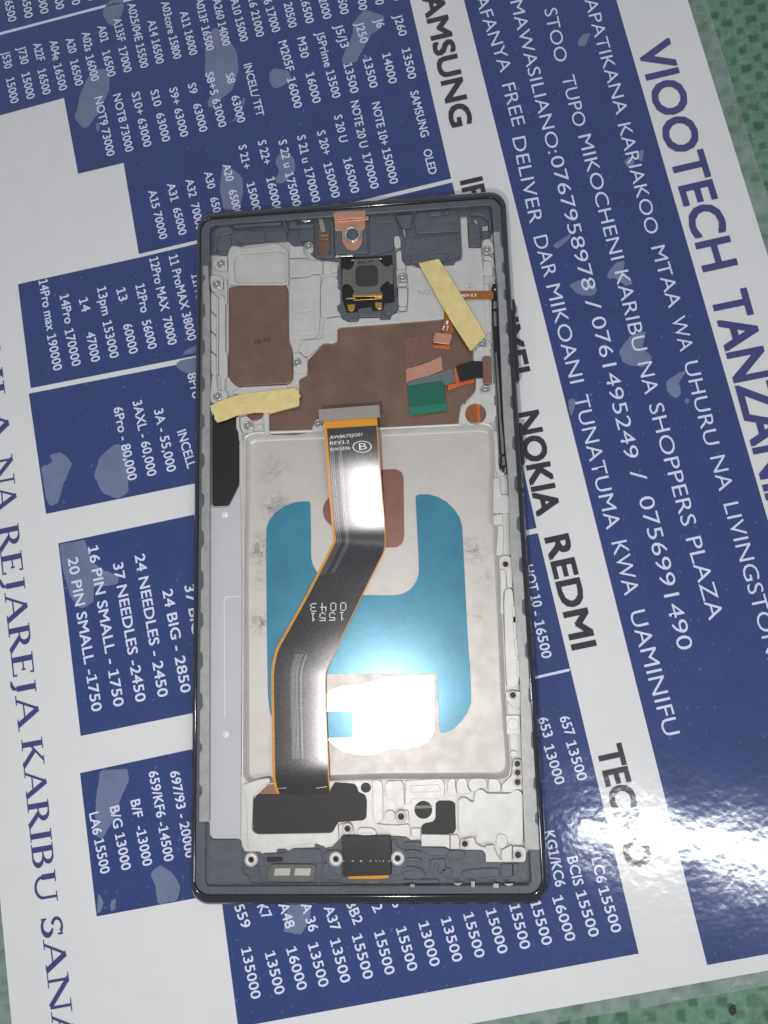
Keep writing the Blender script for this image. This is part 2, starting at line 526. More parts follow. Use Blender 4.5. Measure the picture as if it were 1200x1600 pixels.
for s, a, b in [('J6 17000', (30, -12), (78, 155)), ('20500', (130, 18), (155, 133)), ('16500', (208, -5), (235, 113)), ('12000', (288, -20), (318, 93)), ('13500', (375, -45), (398, 70)), ('13500', (465, -65), (485, 50)), ('14000', (545, -90), (562, 25)), ('15000', (625, -110), (642, 5)),
        ('M205F', (105, 198), (143, 338)), ('16000', (147, 378), (180, 510)), ('M30', (193, 180), (212, 275)), ('16000', (235, 355), (268, 487)), ('J5Prime 13500', (280, 155), (360, 463)), ('J5/J3', (367, 122), (400, 228)), ('13500', (412, 310), (445, 440)),
        ('J250', (465, 110), (490, 205)), ('13500', (503, 285), (535, 415)), ('J6', (555, 95), (568, 133)), ('14000', (593, 263), (625, 395)), ('J260', (645, 75), (672, 172)), ('13500', (685, 240), (715, 373)), ('SAMSUNG', (722, 432), (775, 645)), ('OLED', (783, 705), (812, 820)),
        ('NOTE 10+', (543, 485), (585, 683)), ('150000', (592, 710), (630, 865)), ('NOTE 20 U', (443, 478), (488, 695)), ('170000', (500, 733), (540, 888)), ('S 20 U', (365, 545), (393, 670)), ('165000', (410, 755), (448, 908)), ('S 20+', (285, 620), (315, 730)), ('150000', (318, 778), (358, 930)),
        ('S 21 u', (193, 640), (218, 765)), ('170000', (228, 800), (265, 952)), ('S 22 u', (105, 662), (133, 788)), ('175000', (138, 823), (175, 970)), ('S 22+', (8, 665), (35, 775)), ('160000', (50, 845), (85, 1000))]:
    T(P, q2, s, a, b, 13.6)
P = 'b'
for s, a, b in [('11Pro 35000', (898, 97), (955, 345)), ('11 ProMAX 38000', (793, 10), (882, 400)), ('12Pro MAX  70000', (702, 20), (790, 420)), ('12Pro', (637, 147), (662, 268)), ('56000', (665, 308), (697, 440)), ('13', (548, 168), (560, 215)), ('60000', (577, 325), (608, 462)),
        ('13pm', (457, 160), (480, 280)), ('153000', (483, 320), (518, 482)), ('14', (372, 215), (385, 265)), ('47000', (402, 363), (430, 500)), ('14Pro', (282, 195), (305, 320)), ('170000', (305, 358), (340, 520)), ('14Pro max', (183, 125), (220, 352)), ('190000', (222, 383), (252, 540))]:
    T(P, q4, s, a, b, 14.5)
P = 'c'
for s, a, b in [('8Pro', (878, 555), (905, 670)), ('115,000', (918, 780), (960, 970)), ('INCELL', (830, 825), (880, 998)), ('3A - 55,000', (722, 725), (785, 1015)), ('3AXL - 60,000', (622, 685), (693, 1035)), ('6Pro - 80,000', (532, 715), (602, 1055))]:
    T(P, q4, s, a, b, 15.0)
P = 'd'
for s, a, b in [('37 BIG', (865, 348), (903, 575)), ('- 2850', (915, 650), (965, 880)), ('24 BIG - 2850', (762, 370), (850, 850)), ('24 NEEDLES - 2450', (632, 205), (742, 870)), ('37 NEEDLES -2450', (530, 245), (638, 893)), ('16 PIN SMALL - 1750', (415, 178), (535, 915)), ('20 PIN SMALL -1750', (318, 220), (432, 938))]:
    T(P, q6, s, a, b, 16.5, 0.014)
P = 'e'
for s, a, b in [('697/93 - 20000', (797, 20), (872, 423)), ('659/KF6 -14500', (697, 20), (772, 440)), ('B/F  -13000', (612, 155), (672, 462)), ('B/G 13000', (515, 185), (572, 482)), ('LA6 15500', (418, 215), (473, 498))]:
    T(P, q8, s, a, b, 15.5, 0.014)
P = 'f'
for s, a, b in [('559', (1098, 650), (1135, 755)), ('135000', (1133, 860), (1180, 1085))]:
    T(P, q8, s, a, b, 16.0)
for s, a, b in [('K7', (5, 650), (35, 713)), ('13500', (45, 880), (92, 1065)), ('A48', (105, 640), (140, 755)), ('16000', (145, 860), (197, 1045)), ('A 36', (210, 640), (250, 770)), ('13500', (247, 840), (298, 1030)), ('A37', (317, 655), (355, 767)), ('13500', (350, 820), (400, 1010)),
        ('BB2', (420, 630), (460, 737)), ('15500', (453, 800), (507, 993)), ('P2', (525, 615), (557, 680)), ('15500', (557, 783), (608, 972)), ('16', (625, 600), (645, 658)), ('15500', (660, 765), (715, 955)), ('13000', (765, 740), (820, 933)), ('13500', (870, 720), (925, 912)),
        ('15500', (975, 698), (1030, 892)), ('15000', (1080, 680), (1138, 873))]:
    T(P, q9, s, a, b, 16.5)
for s, a, b in [('15500', (-10, 655), (42, 852)), ('15500', (88, 640), (145, 833)), ('16000', (192, 620), (255, 815)), ('KG1/KC6', (150, 300), (205, 558)), ('BCIS', (258, 420), (290, 553)), ('15500', (302, 597), (365, 795)), ('LC6', (372, 425), (400, 540)), ('15500', (408, 578), (470, 775))]:
    T(P, q10, s, a, b, 17.0)
for s, a, b in [('657', (222, 965), (253, 1052)), ('13500', (256, 1092), (310, 1262)), ('653', (120, 970), (150, 1060)), ('13000', (152, 1110), (205, 1280)), ('HOT 10', (52, 255), (97, 448)), ('- 16500', (93, 470), (142, 688))]:
    T(P, q7, s, a, b, 16.5)
P = 'g'
id_ = lambda *p: p
for s, a, b in [('AFANYA', (742, -3), (782, 114)), ('FREE', (784, 133), (801, 198)), ('DELIVER', (800, 216), (828, 350)), ('DAR', (833, 371), (850, 434)), ('MIKOANI', (853, 447), (891, 600)), ('TUNATUMA', (896, 620), (948, 828)), ('KWA', (955, 848), (976, 931)), ('UAMINIFU', (983, 957), (1038, 1151)),
        ('MAWASILIANO:', (797, 3), (857, 241)), ('0767958978', (859, 246), (911, 455)), ('/', (914, 470), (918, 486)), ('0761495249', (923, 497), (977, 718)), ('/', (984, 737), (988, 753)), ('0756991490', (997, 778), (1060, 1017)),
        ('STOO', (850, 15), (868, 98)), ('TUPO', (877, 120), (897, 199)), ('MIKOCHENI', (903, 213), (955, 407)), ('KARIBU', (960, 425), (990, 550)), ('NA', (996, 568), (1008, 617)), ('SHOPPERS', (1013, 633), (1066, 823)), ('PLAZA', (1071, 842), (1108, 970)),
        ('APATIKANA', (913, 0), (963, 180)), ('KARIAKOO', (965, 195), (1010, 367)), ('MTAA', (1017, 387), (1045, 482)), ('WA', (1048, 497), (1063, 550)), ('UHURU', (1068, 567), (1102, 697)), ('NA', (1109, 715), (1124, 768)), ('LIVINGSTONE', (1130, 788), (1204, 1045))]:
    T(P, id_, s, a, b, 21.0 + 7.0 * (a[1] / 1100.0), -0.004)
for s, a, b in [('SAMSUNG', (655, -25), (706, 199)), ('IPHONE', (720, 284), (758, 445)), ('PIXEL', (769, 476), (797, 602)), ('NOKIA', (806, 648), (840, 806)), ('REDMI', (852, 842), (895, 1015)), ('TECNO', (933, 1170), (982, 1357))]:
    T('black', id_, s, a, b, 34.0 + 7.0 * a[1] / 1200.0, 0.030)
for s, a, b in [('VIOOTECH', (996, 72), (1100, 424)), ('TANZANIA', (1111, 462), (1210, 822))]:
    T('navy', id_, s, a, b, 54.0 + 8.0 * a[1] / 500.0, 0.022)

PANELS = {
    'a': ([(-121, -150), (sl(-150), -150), (705, 279), (315, 373.5), (217, 397), (193, 254.5), (122, 271.5), (100, 153), (-120, 213)], 'price_panel'),
    'b': ([(28, 444), (217, 402.5), (330, 375.5), (706.5, 285), (sl(468), 468), (48, 606.5)], 'price_panel'),
    'c': ([(45, 615), (sl(476), 476), (796, 655), (72, 803)], 'price_panel'),
    'd': ([(91, 849), (620, 737), (600, 1053), (307, 1113), (126, 1150)], 'price_panel'),
    'e': ([(125, 1208), (340, 1162), (325, 1400), (303, 1404), (151, 1432)], 'price_panel'),
    'h': ([(640, 735), (811, 703), (838.5, 825), (640, 868)], 'price_panel'),
    'f': ([(640, 876), (840.5, 833), (891, 1045), (892.5, 1050.5), (998, 1490), (400, 1600), (372, 1605), (347, 1412), (335, 1310), (640, 1250)], 'price_panel'),
    'g': ([(687, -150), (919, -150), (963, 0), (1196, 800), (1395, 1455), (1105, 1508), (725, 0)], 'heading_panel'),
}
BUBBLES = [
    ('a', q1((490, 30), (520, -5), (575, -20), (582, 40), (545, 125), (510, 115), (480, 70))), ('a', q1((430, 330), (490, 320), (515, 360), (510, 430), (455, 540), (405, 605), (375, 590), (345, 545), (360, 520), (375, 440))),
    ('a', q1((447, 585), (462, 572), (470, 605), (455, 622))), ('a', q1((965, 170), (1010, 125), (1060, 170), (1110, 240), (1118, 330), (1090, 420), (1030, 470), (985, 510), (970, 480), (1000, 430), (960, 330))),
    ('a', q1((1128, 500), (1140, 450), (1152, 470), (1100, 570), (1085, 575))), ('a', q1((1040, 790), (1065, 770), (1135, 830), (1140, 900), (1120, 985), (1050, 985), (1030, 880))),
    ('a', q2((460, 100), (510, 40), (540, 55), (605, 75), (590, 130), (540, 160), (470, 290), (410, 305), (400, 285), (420, 230), (450, 170))), ('a', q2((60, 340), (85, 318), (150, 330), (170, 370), (120, 405), (90, 418), (65, 390))),
    ('a', q2((105, 720), (140, 712), (180, 740), (185, 800), (130, 860), (95, 860), (90, 840), (110, 800), (90, 760))), ('a', q2((505, 255), (520, 260), (522, 290), (510, 285))),
    ('g', q3((310, 190), (330, 160), (370, 152), (345, 215), (310, 220))), ('g', q3((525, 760), (550, 730), (580, 760), (545, 790))), ('g', q3((190, 1150), (280, 1090), (270, 1120), (210, 1170))), ('g', q3((580, 715), (620, 700), (612, 760), (590, 750))),
    ('g', q5((265, 140), (320, 110), (385, 130), (400, 165), (375, 190), (310, 180))), ('g', q5((445, 80), (490, 30), (530, 20), (520, 70), (570, 130), (530, 140), (480, 100), (450, 110))), ('g', q5((500, 445), (560, 370), (630, 350), (610, 430), (660, 475), (620, 520), (560, 515), (520, 500))),
    ('g', q5((720, 590), (770, 555), (825, 530), (805, 560), (780, 590), (795, 640), (770, 670), (730, 640))), ('g', q5((806, 680), (820, 664), (834, 680), (820, 696))), ('g', q5((262, 672), (295, 668), (298, 690), (285, 740), (272, 750))),
    ('c', q4((820, 510), (840, 490), (935, 472), (960, 575), (850, 540))), ('b', q4((850, 466), (880, 435), (935, 415), (945, 446))), ('c', q4((230, 930), (290, 920), (340, 970), (310, 1040), (285, 1110), (270, 1160), (235, 1175), (214, 1130), (192, 990), (250, 965))),
    ('c', q4((440, 1030), (470, 940), (540, 880), (590, 890), (605, 1000), (600, 1110), (550, 1140), (480, 1110))), ('d', q6((276, 152), (400, 130), (415, 190), (440, 240), (480, 270), (560, 300), (550, 340), (510, 345), (440, 350), (440, 420), (380, 455), (330, 400), (290, 250))),
    ('e', q8((470, 12), (600, 2), (605, 60), (570, 130), (540, 230), (480, 330), (445, 320), (450, 150))), ('e', q8((705, 490), (750, 455), (810, 490), (848, 560), (830, 620), (740, 640), (730, 560))), ('f', q9((150, 640), (260, 640), (255, 700), (215, 780), (130, 770))),
    ('e', q8((460, 585), (488, 630), (470, 680), (456, 680))), ('e', q8((520, 620), (545, 610), (540, 665), (518, 672))),
]
panel_obj = {}
for key, (poly, nm) in PANELS.items():
    mb = MB(); mb.sheet(poly, ZB, 0)
    nb_ = 0
    for (pk, bp) in BUBBLES:
        if pk == key:
            q = round_poly(bp, 5.0, 4); rag = []
            for k in range(len(q)):
                a_, b_ = q[k], q[(k + 1) % len(q)]
                m_ = max(1, int((b_ - a_).length / 1.6))
                for j in range(m_):
                    w_ = a_ + (b_ - a_) * j / m_
                    rag.append((w_.x + random.uniform(-0.7, 0.7), w_.y + random.uniform(-0.7, 0.7)))
            mb.sheet(rag, ZG, 1); nb_ += 1
    panel_obj[key] = mb.build(nm, [M_blue, M_grey], sheet_root)
# fine white rules across the blue areas
mb = MB()
mb.sheet([(-60, 66.5), (210, -4.6), (210, -0.6), (-60, 70.5)], ZG)
mb.build('ruled_line', M_txt, panel_obj['a'])
mb = MB(); mb.sheet([(700, 1088), (889.6, 1044.5), (890.4, 1048.5), (700, 1092)], ZG); mb.build('ruled_line', M_txt, panel_obj['f'])
KIND = {'g': 'address_lettering', 'black': 'brand_lettering', 'navy': 'heading_lettering'}
lines = []
for (pk, s, A, B, cap, bold) in T_:
    if lines and pk in 'abcdef' and lines[-1][0] == pk and lines[-1][1][-1][1].count(' ') < 2:
        pA, pB = lines[-1][1][-1][2], lines[-1][1][-1][3]
        if math.hypot(A[0] - pB[0], A[1] - pB[1]) < 45 and A[1] > pB[1]:
            lines[-1][1].append((pk, s, A, B, cap, bold)); continue
    lines.append((pk, [(pk, s, A, B, cap, bold)]))
for pk, items in lines:
    mb = MB()
    for (_, s, A, B, cap, bold) in items:
        put_text(mb, s, A, B, cap, ZT, bold)
    host = panel_obj.get(pk, sheet_root)
    mb.build(KIND.get(pk, 'price_lettering'), M_blk if pk == 'black' else M_navy if pk == 'navy' else M_txt, host)

# serif capitals along the left margin
def arc(cx, cy, rx, ry, a0, a1, n=14):
    return [(cx + rx * math.cos(math.radians(a0 + (a1 - a0) * k / n)), cy + ry * math.sin(math.radians(a0 + (a1 - a0) * k / n))) for k in range(n + 1)]
TK, TN = 0.16, 0.075
def st(x0, y0, x1, y1, w): return [(x0, y0), (x1, y1), w]
def sf(x, y, l=0.34): return [(x - l / 2, y), (x + l / 2, y), 0.045]
GL = {
    'A': (0.92, [st(0.10, 0, 0.43, 1, TN), st(0.42, 1.0, 0.80, 0, TK), st(0.22, 0.34, 0.64, 0.34, 0.06), sf(0.10, 0.02, 0.28), sf(0.80, 0.02)], []),
    'N': (0.98, [st(0.16, 0, 0.16, 1, TN), st(0.14, 0.98, 0.82, 0.0, TK), st(0.84, 0, 0.84, 1, TN), sf(0.16, 0.02), sf(0.12, 0.98, 0.26), sf(0.84, 0.98)], []),
    'R': (0.84, [st(0.18, 0, 0.18, 1, TK), st(0.40, 0.5, 0.76, 0.0, TK), sf(0.18, 0.02), sf(0.78, 0.02, 0.24), sf(0.16, 0.98, 0.26)], [(arc(0.34, 0.73, 0.22, 0.24, 90, -90), 0.15, 0.06), ([(0.2, 0.97), (0.34, 0.97)], 0.06, 0.06), ([(0.2, 0.49), (0.34, 0.49)], 0.06, 0.06)]),
    'E': (0.72, [st(0.18, 0, 0.18, 1, TK), st(0.18, 0.97, 0.58, 0.97, 0.06), st(0.18, 0.03, 0.62, 0.03, 0.06), st(0.18, 0.52, 0.48, 0.52, 0.06), st(0.58, 1, 0.58, 0.82, 0.05), st(0.62, 0, 0.62, 0.2, 0.05), st(0.48, 0.43, 0.48, 0.61, 0.05), sf(0.16, 0.02, 0.28), sf(0.16, 0.98, 0.28)], []),
    'J': (0.5, [st(0.28, 0.1, 0.28, 1, TK), sf(0.28, 0.98)], [(arc(0.1, 0.1, 0.18, 0.22, 0, -110), 0.14, 0.05)]),
    'K': (0.92, [st(0.18, 0, 0.18, 1, TK), st(0.22, 0.42, 0.70, 0.98, TN), st(0.36, 0.60, 0.82, 0.0, TK), sf(0.18, 0.02), sf(0.18, 0.98), sf(0.70, 0.98, 0.28), sf(0.82, 0.02, 0.28)], []),
    'I': (0.42, [st(0.21, 0, 0.21, 1, TK), sf(0.21, 0.02), sf(0.21, 0.98)], []),
    'B': (0.78, [st(0.18, 0, 0.18, 1, TK), sf(0.14, 0.02, 0.24), sf(0.14, 0.98, 0.24)], [(arc(0.36, 0.75, 0.2, 0.22, 90, -90), 0.13, 0.06), (arc(0.38, 0.27, 0.25, 0.24, 90, -90), 0.15, 0.06), ([(0.2, 0.97), (0.36, 0.97)], 0.06, 0.06), ([(0.2, 0.52), (0.37, 0.52)], 0.06, 0.06), ([(0.2, 0.03), (0.38, 0.03)], 0.06, 0.06)]),
    'U': (0.96, [st(0.20, 0.35, 0.20, 1, TK), st(0.78, 0.35, 0.78, 1, TN), sf(0.20, 0.98), sf(0.78, 0.98, 0.28)], [(arc(0.49, 0.36, 0.29, 0.33, 180, 360), 0.11, 0.08)]),
    'S': (0.66, [st(0.54, 0.98, 0.54, 0.74, 0.05), st(0.10, 0.0, 0.10, 0.26, 0.05)], [(arc(0.32, 0.74, 0.2, 0.23, 35, 255) , 0.09, 0.13), (arc(0.31, 0.27, 0.22, 0.25, 75, -155), 0.15, 0.08)]),
    'L': (0.68, [st(0.18, 0, 0.18, 1, TK), st(0.18, 0.03, 0.60, 0.03, 0.06), st(0.60, 0, 0.60, 0.22, 0.05), sf(0.16, 0.02, 0.28), sf(0.18, 0.98)], []),
    'M': (1.12, [st(0.16, 0, 0.20, 1, TN), st(0.20, 1, 0.55, 0.05, TK), st(0.55, 0.05, 0.90, 1, TN), st(0.92, 1, 0.94, 0, TK), sf(0.16, 0.02), sf(0.94, 0.02), sf(0.2, 0.98, 0.28), sf(0.92, 0.98, 0.28)], []),
}
def serif_word(mb, s, a, b, cap):
    tot = sum(GL[c][0] for c in s)
    A, B = U(a[0], a[1], ZT), U(b[0], b[1], ZT)
    d = (B - A); ln = d.length; d.normalize(); nrm = Vector((-d.y, d.x, 0))
    px = (U((a[0] + b[0]) / 2 + 1, (a[1] + b[1]) / 2, ZT) - U((a[0] + b[0]) / 2, (a[1] + b[1]) / 2, ZT)).length
    hh = cap * px; u = ln / tot; x = 0.0
    z = ZT
    def at(p, zz):
        q = A + d * ((x + p[0]) * u) + nrm * (p[1] * hh); q.z = zz; return q
    for c in s:
        w_, strokes, curves = GL[c]
        zz = z
        for (p, q, w) in strokes:
            t = Vector((q[0] - p[0], q[1] - p[1])).normalized(); n = Vector((-t.y, t.x)) * w / 2
            mb.quad([at((p[0] + n.x, p[1] + n.y), zz), at((p[0] - n.x, p[1] - n.y), zz), at((q[0] - n.x, q[1] - n.y), zz), at((q[0] + n.x, q[1] + n.y), zz)])
            zz += 0.0004
        for (pts, wm, we) in curves:
            m_ = len(pts); L_, Rr = [], []
            for k, p in enumerate(pts):
                p0, p1 = pts[max(0, k - 1)], pts[min(m_ - 1, k + 1)]
                t = Vector((p1[0] - p0[0], p1[1] - p0[1])).normalized(); n = Vector((-t.y, t.x))
                f = math.sin(math.pi * k / (m_ - 1)) if m_ > 2 else 1
                w = we + (wm - we) * f
                L_.append((p[0] + n.x * w / 2, p[1] + n.y * w / 2)); Rr.append((p[0] - n.x * w / 2, p[1] - n.y * w / 2))
            for k in range(m_ - 1):
                mb.quad([at(L_[k], zz), at(Rr[k], zz), at(Rr[k + 1], zz), at(L_[k + 1], zz)])
            zz += 0.0004
        x += w_
for s, a, b in [('JUMLA', (-44, 452), (-17, 697)), ('NA', (-14, 716), (-6, 803)), ('REJAREJA', (-4, 822), (29, 1141)), ('KARIBU', (33, 1156), (57, 1415)), ('SANA', (63, 1432), (86, 1640))]:
    mb = MB(); serif_word(mb, s, a, b, 33.0); mb.build('margin_lettering', M_navy, sheet_root)
# ================================================================== the opened phone
M_rim = mat('black_gloss', lin(19, 22, 31), rough=0.12, var=0.15, spec=0.6, coat=0.6, coat_rough=0.05, bump=0.002, bscale=3)
M_slate = mat('slate_plastic', lin(82, 86, 92), rough=0.33, var=0.14, vscale=4, speck=0.12, speck_col=lin(120, 126, 134), speck_scale=14, bump=0.006, bscale=8)
M_slate2 = mat('slate_plastic_inset', lin(70, 78, 90), rough=0.45, var=0.12, vscale=5, bump=0.003, bscale=12)
def smudge(px, py, r, a):
    p = U(px, py, 0.2); return (p.x, p.y, r, a)
M_metal = mat('cast_metal', lin(196, 194, 190), rough=0.48, metal=0.35, var=0.07, vscale=2.5, bump=0.0022, bscale=45, speck=0.25, speck_col=(0.85, 0.84, 0.82, 1), speck_scale=30, rvar=0.06)
M_tray = mat('tray_metal', lin(188, 183, 177), rough=0.50, metal=0.36, var=0.045, vscale=1.5, bump=0.0012, bscale=60, speck=0.3, speck_col=(0.9, 0.88, 0.86, 1), speck_scale=34, rvar=0.06,
             stains=[smudge(428, 788, 0.45, 0.95), smudge(406, 858, 0.5, 0.95), smudge(408, 972, 0.4, 0.95), smudge(408, 905, 0.35, 0.5), smudge(738, 860, 0.42, 0.9), smudge(428, 735, 0.5, 0.6), smudge(760, 905, 0.35, 0.5), smudge(748, 960, 0.35, 0.35)])
M_copper = mat('brown_copper', lin(126, 102, 88), rough=0.40, metal=0.6, var=0.17, vscale=1.1, bump=0.0012, bscale=30, rvar=0.10)
M_copper2 = mat('bright_copper', lin(202, 152, 128), rough=0.34, metal=0.6, var=0.12, vscale=3, bump=0.004, bscale=12)
M_copper3 = mat('dull_copper_plate', lin(132, 98, 88), rough=0.42, metal=0.5, var=0.1, vscale=3, bump=0.002, bscale=30)
M_black = mat('black_film', lin(25, 24, 24), rough=0.38, var=0.15, vscale=3)
M_foam = mat('dark_pad', lin(38, 34, 32), rough=0.6, var=0.1, vscale=3)
M_hole = mat('deep_black', lin(14, 14, 16), rough=0.5, var=0.1)
M_post = mat('screw_metal', lin(178, 177, 174), rough=0.33, metal=0.75, var=0.06)
M_bore = mat('threaded_bore', lin(58, 46, 42), rough=0.3, metal=0.7, var=0.5, vscale=20)
M_ledge = mat('shaded_ledge_metal', lin(156, 156, 154), rough=0.42, metal=0.4, var=0.14, vscale=4, bump=0.002, bscale=40)  # darker than the cast plate: shade of the sloping ledge put into the colour
M_strip = mat('grey_strip', lin(176, 177, 179), rough=0.5, var=0.03, vscale=1.0, bump=0.001, bscale=4)
M_blue_f = mat('blue_film', lin(54, 126, 150), rough=0.29, metal=0.25, var=0.13, vscale=1.6, spec=0.6, coat=0.35, coat_rough=0.25, bump=0.0008, bscale=6)
M_shiny = mat('silver_sticker', lin(225, 222, 216), rough=0.28, metal=0.85, var=0.03, vscale=2, bump=0.0015, bscale=40)
M_flex = mat('black_flex', lin(96, 95, 96), rough=0.25, metal=0.95, var=0.10, vscale=14, bump=0.0003, bscale=90, rvar=0.035)
M_trace = mat('flex_trace', lin(150, 148, 152), rough=0.3, metal=0.6, var=0.1)
M_kapton = mat('amber_kapton', lin(208, 140, 30), rough=0.3, var=0.14, vscale=6, coat=0.4)
M_kapton2 = mat('brown_kapton', lin(140, 84, 26), rough=0.32, var=0.14, vscale=6, coat=0.4)
M_orange = mat('orange_flex', lin(196, 100, 52), rough=0.34, metal=0.2, var=0.15, vscale=7)
M_connector = mat('connector_grey', lin(140, 134, 126), rough=0.5, var=0.06, vscale=5)
M_white_ink = mat('white_ink', lin(225, 225, 225), rough=0.5, var=0.03)
M_dark_ink = mat('dark_ink', lin(40, 32, 30), rough=0.6, var=0.1)
M_green = mat('green_liner', lin(16, 92, 74), rough=0.28, var=0.08, vscale=3, coat=0.4, coat_rough=0.15)
M_green2 = mat('green_liner_edge', lin(22, 112, 90), rough=0.28, var=0.08, vscale=3, coat=0.4, coat_rough=0.15)
M_teal = mat('grey_green_liner', lin(94, 104, 102), rough=0.4, var=0.08, vscale=4)
M_steel = mat('bright_steel', lin(205, 205, 205), rough=0.22, metal=1.0, var=0.05)
M_olive = mat('olive_steel', lin(112, 112, 104), rough=0.42, metal=0.5, var=0.07, vscale=4)
M_olive_d = mat('dark_diaphragm', lin(60, 60, 56), rough=0.45, metal=0.3, var=0.08)
M_gold = mat('gold_contact', lin(196, 160, 84), rough=0.3, metal=0.9, var=0.15, vscale=14)
M_mesh = mat('speaker_mesh', lin(170, 166, 160), rough=0.5, metal=0.4, var=0.35, vscale=55)
M_mesh_b = mat('speaker_body', lin(88, 88, 82), rough=0.5, var=0.08)
M_glass = mat('lens_glass', lin(70, 74, 82), rough=0.08, var=0.3, vscale=6, coat=1.0, coat_rough=0.03)
M_tape = mat('masking_paper', lin(207, 190, 128), rough=0.7, var=0.12, vscale=4, bump=0.016, bscale=14, speck=0.5, speck_col=lin(222, 186, 122), speck_scale=2.2)
M_rail = mat('rail_steel', lin(128, 128, 126), rough=0.38, metal=0.7, var=0.14, vscale=5)

phone = bpy.data.objects.new('phone_frame', None); COL.objects.link(phone)
C0 = U(580, 860, ZR)
tag(phone, 'opened phone screen assembly showing its bare metal midframe, ribbon cable and black rim', 'phone')

# ---- outer rim: swept round the measured outline
HW, HH = 7.72 / 2, 16.23 / 2
def rrect(inset, r, z, n=10, fy=1.7):
    w, h = HW - inset, HH - inset * fy
    r = max(0.05, r - inset * 0.85)
    pts = []
    for (sx_, sy_, a0) in ((1, 1, 0), (-1, 1, 90), (-1, -1, 180), (1, -1, 270)):
        for k in range(n + 1):
            a = math.radians(a0 + 90 * k / n)
            yy = sy_ * (h - r) + r * math.sin(a)
            pts.append((sx_ * (w - r) + r * math.cos(a), yy - (0.075 if sy_ < 0 else 0.0), z))
    return pts
RC = 0.43
prof = [(0.55, 0.004), (0.16, 0.004), (0.07, 0.06), (0.02, 0.16), (0.0, 0.28), (0.0, 0.36), (0.018, 0.44), (0.024, 0.445), (0.030, 0.462), (0.05, 0.51), (0.082, 0.546), (0.092, 0.545), (0.099, 0.560), (0.125, 0.572), (0.142, 0.566), (0.148, 0.55), (0.155, 0.50)]
mb = MB(); mb.loft([rrect(i, RC, z) for i, z in prof]); rim = mb.build('rim', M_rim, phone)
mb = MB(); mb.loft([rrect(0.5, RC, 0.006), rrect(1.2, RC, 0.006)], cap=True); mb.build('screen_back', M_black, phone)
# side keys on the right edge
for (y0, y1) in ((486, 598), (663, 727)):
    a, b = U(803, y0, ZR), U(809 if y0 > 600 else 806, y1, ZR)
    mb = MB()
    xk = HW - 0.02
    for k, (dx, dz) in enumerate(((0.0, 0.0),)):
        ring = lambda x, e: [(x, a.y - e, 0.22 + e * 0.6), (x, b.y + e, 0.22 + e * 0.6), (x, b.y + e, 0.44 - e * 0.6), (x, a.y - e, 0.44 - e * 0.6)]
        mb.loft([ring(xk, 0), ring(xk + 0.055, 0.0), ring(xk + 0.075, 0.03)], smooth=False, cap=True)
    mb.build('side_key', M_rim, phone)

# ---- grey plastic border lying just inside the rim
ZF = 0.515
def ring_mesh(mb, i0, i1, z, th, mi=0):
    mb.loft([rrect(i0, RC, z - th), rrect(i0, RC, z), rrect(i1 - 0.012, RC, z, fy=1.15), rrect(i1, RC, z - 0.012, fy=1.15), rrect(i1 + 0.01, RC, z - th, fy=1.15)], mi, smooth=False)
mb = MB()
ring_mesh(mb, 0.152, 0.36, ZF, 0.22)
ZS = 0.375
S1 = [(322, 346), (322, 400)] + CA_((160, 500), (255, 505), (262, 470), (285, 440), (345, 440), (420, 425), (530, 415), (600, 400), (690, 400), (740, 440), (800, 430), (880, 520), (950, 545), (1062, 550)) + cc((130, 520), (165, 510), (160, 590), (170, 820), (140, 820), (145, 890), (180, 920), (200, 1000), (290, 1050), (430, 1045), (435, 1000), (720, 990), (720, 1025), (860, 1020), (870, 960), (950, 920), (960, 840), (945, 540), (930, 130)) + cd((470, 590), (560, 580), (575, 745), (500, 780), (515, 860), (535, 1000), (632, 975)) + CB_((330, 572), (410, 575), (415, 590), (440, 592), (600, 552), (615, 575), (690, 570), (695, 550), (740, 530), (745, 490), (730, 230)) + ce((430, 420), (440, 780), (460, 840), (620, 832), (630, 720), (740, 705), (770, 620)) + [(784, 360), (780, 320), (740, 312)]
mb.plate(S1, ZS, th=0.16, bev=0.012, r=2.5, holes=[])
S2 = [(309, 1288), (327, 1286), (331, 1311), (372, 1311)] + CE_((380, 650), (490, 652), (500, 668), (610, 660), (615, 630), (680, 630), (690, 650), (730, 625), (885, 620), (885, 592), (950, 595), (955, 625), (1010, 615), (1050, 575), (1078, 540)) + CF_((700, 536), (800, 540), (840, 568), (912, 562), (912, 615)) + CG_((180, 612), (360, 622), (450, 637), (620, 641), (640, 672), (640, 728), (925, 728), (940, 650), (1015, 642)) + [(846, 1385), (800, 1393), (340, 1397), (310, 1385)]
mb.plate(S2, ZS, th=0.16, bev=0.012, r=2.5)
def slab(poly, dz, r=2.0, bev=0.012, mi=0): mb.plate(poly, ZS + dz, th=abs(dz) + 0.03, bev=bev, r=r, mi=mi)
# moulded ribs and blocks along the top
slab(ca((210, 560), (220, 500), (300, 455), (400, 450), (470, 505), (440, 550), (260, 590), (240, 800), (205, 800)), 0.07)
slab(ca((240, 600), (430, 560), (440, 700), (400, 760), (250, 800)), 0.03, r=6)
slab(ca((470, 440), (1110, 398), (1110, 430), (470, 480)), 0.10)
slab(ca((440, 520), (880, 515), (895, 670), (440, 690)), 0.025, r=1)
slab(ca((905, 540), (950, 525), (1180, 510), (1185, 650), (905, 660)), 0.055)
slab(cb((85, 280), (125, 280), (180, 440), (155, 450)), 0.10)
slab(cb((320, 420), (380, 390), (520, 380), (520, 570), (330, 570)), 0.05)
slab(cb((200, 300), (310, 310), (270, 350), (520, 330), (520, 375), (270, 400), (180, 400)), 0.09)
slab(cb((530, 440), (555, 430), (560, 740), (740, 745), (740, 300), (780, 300), (790, 790), (540, 800)), 0.06)
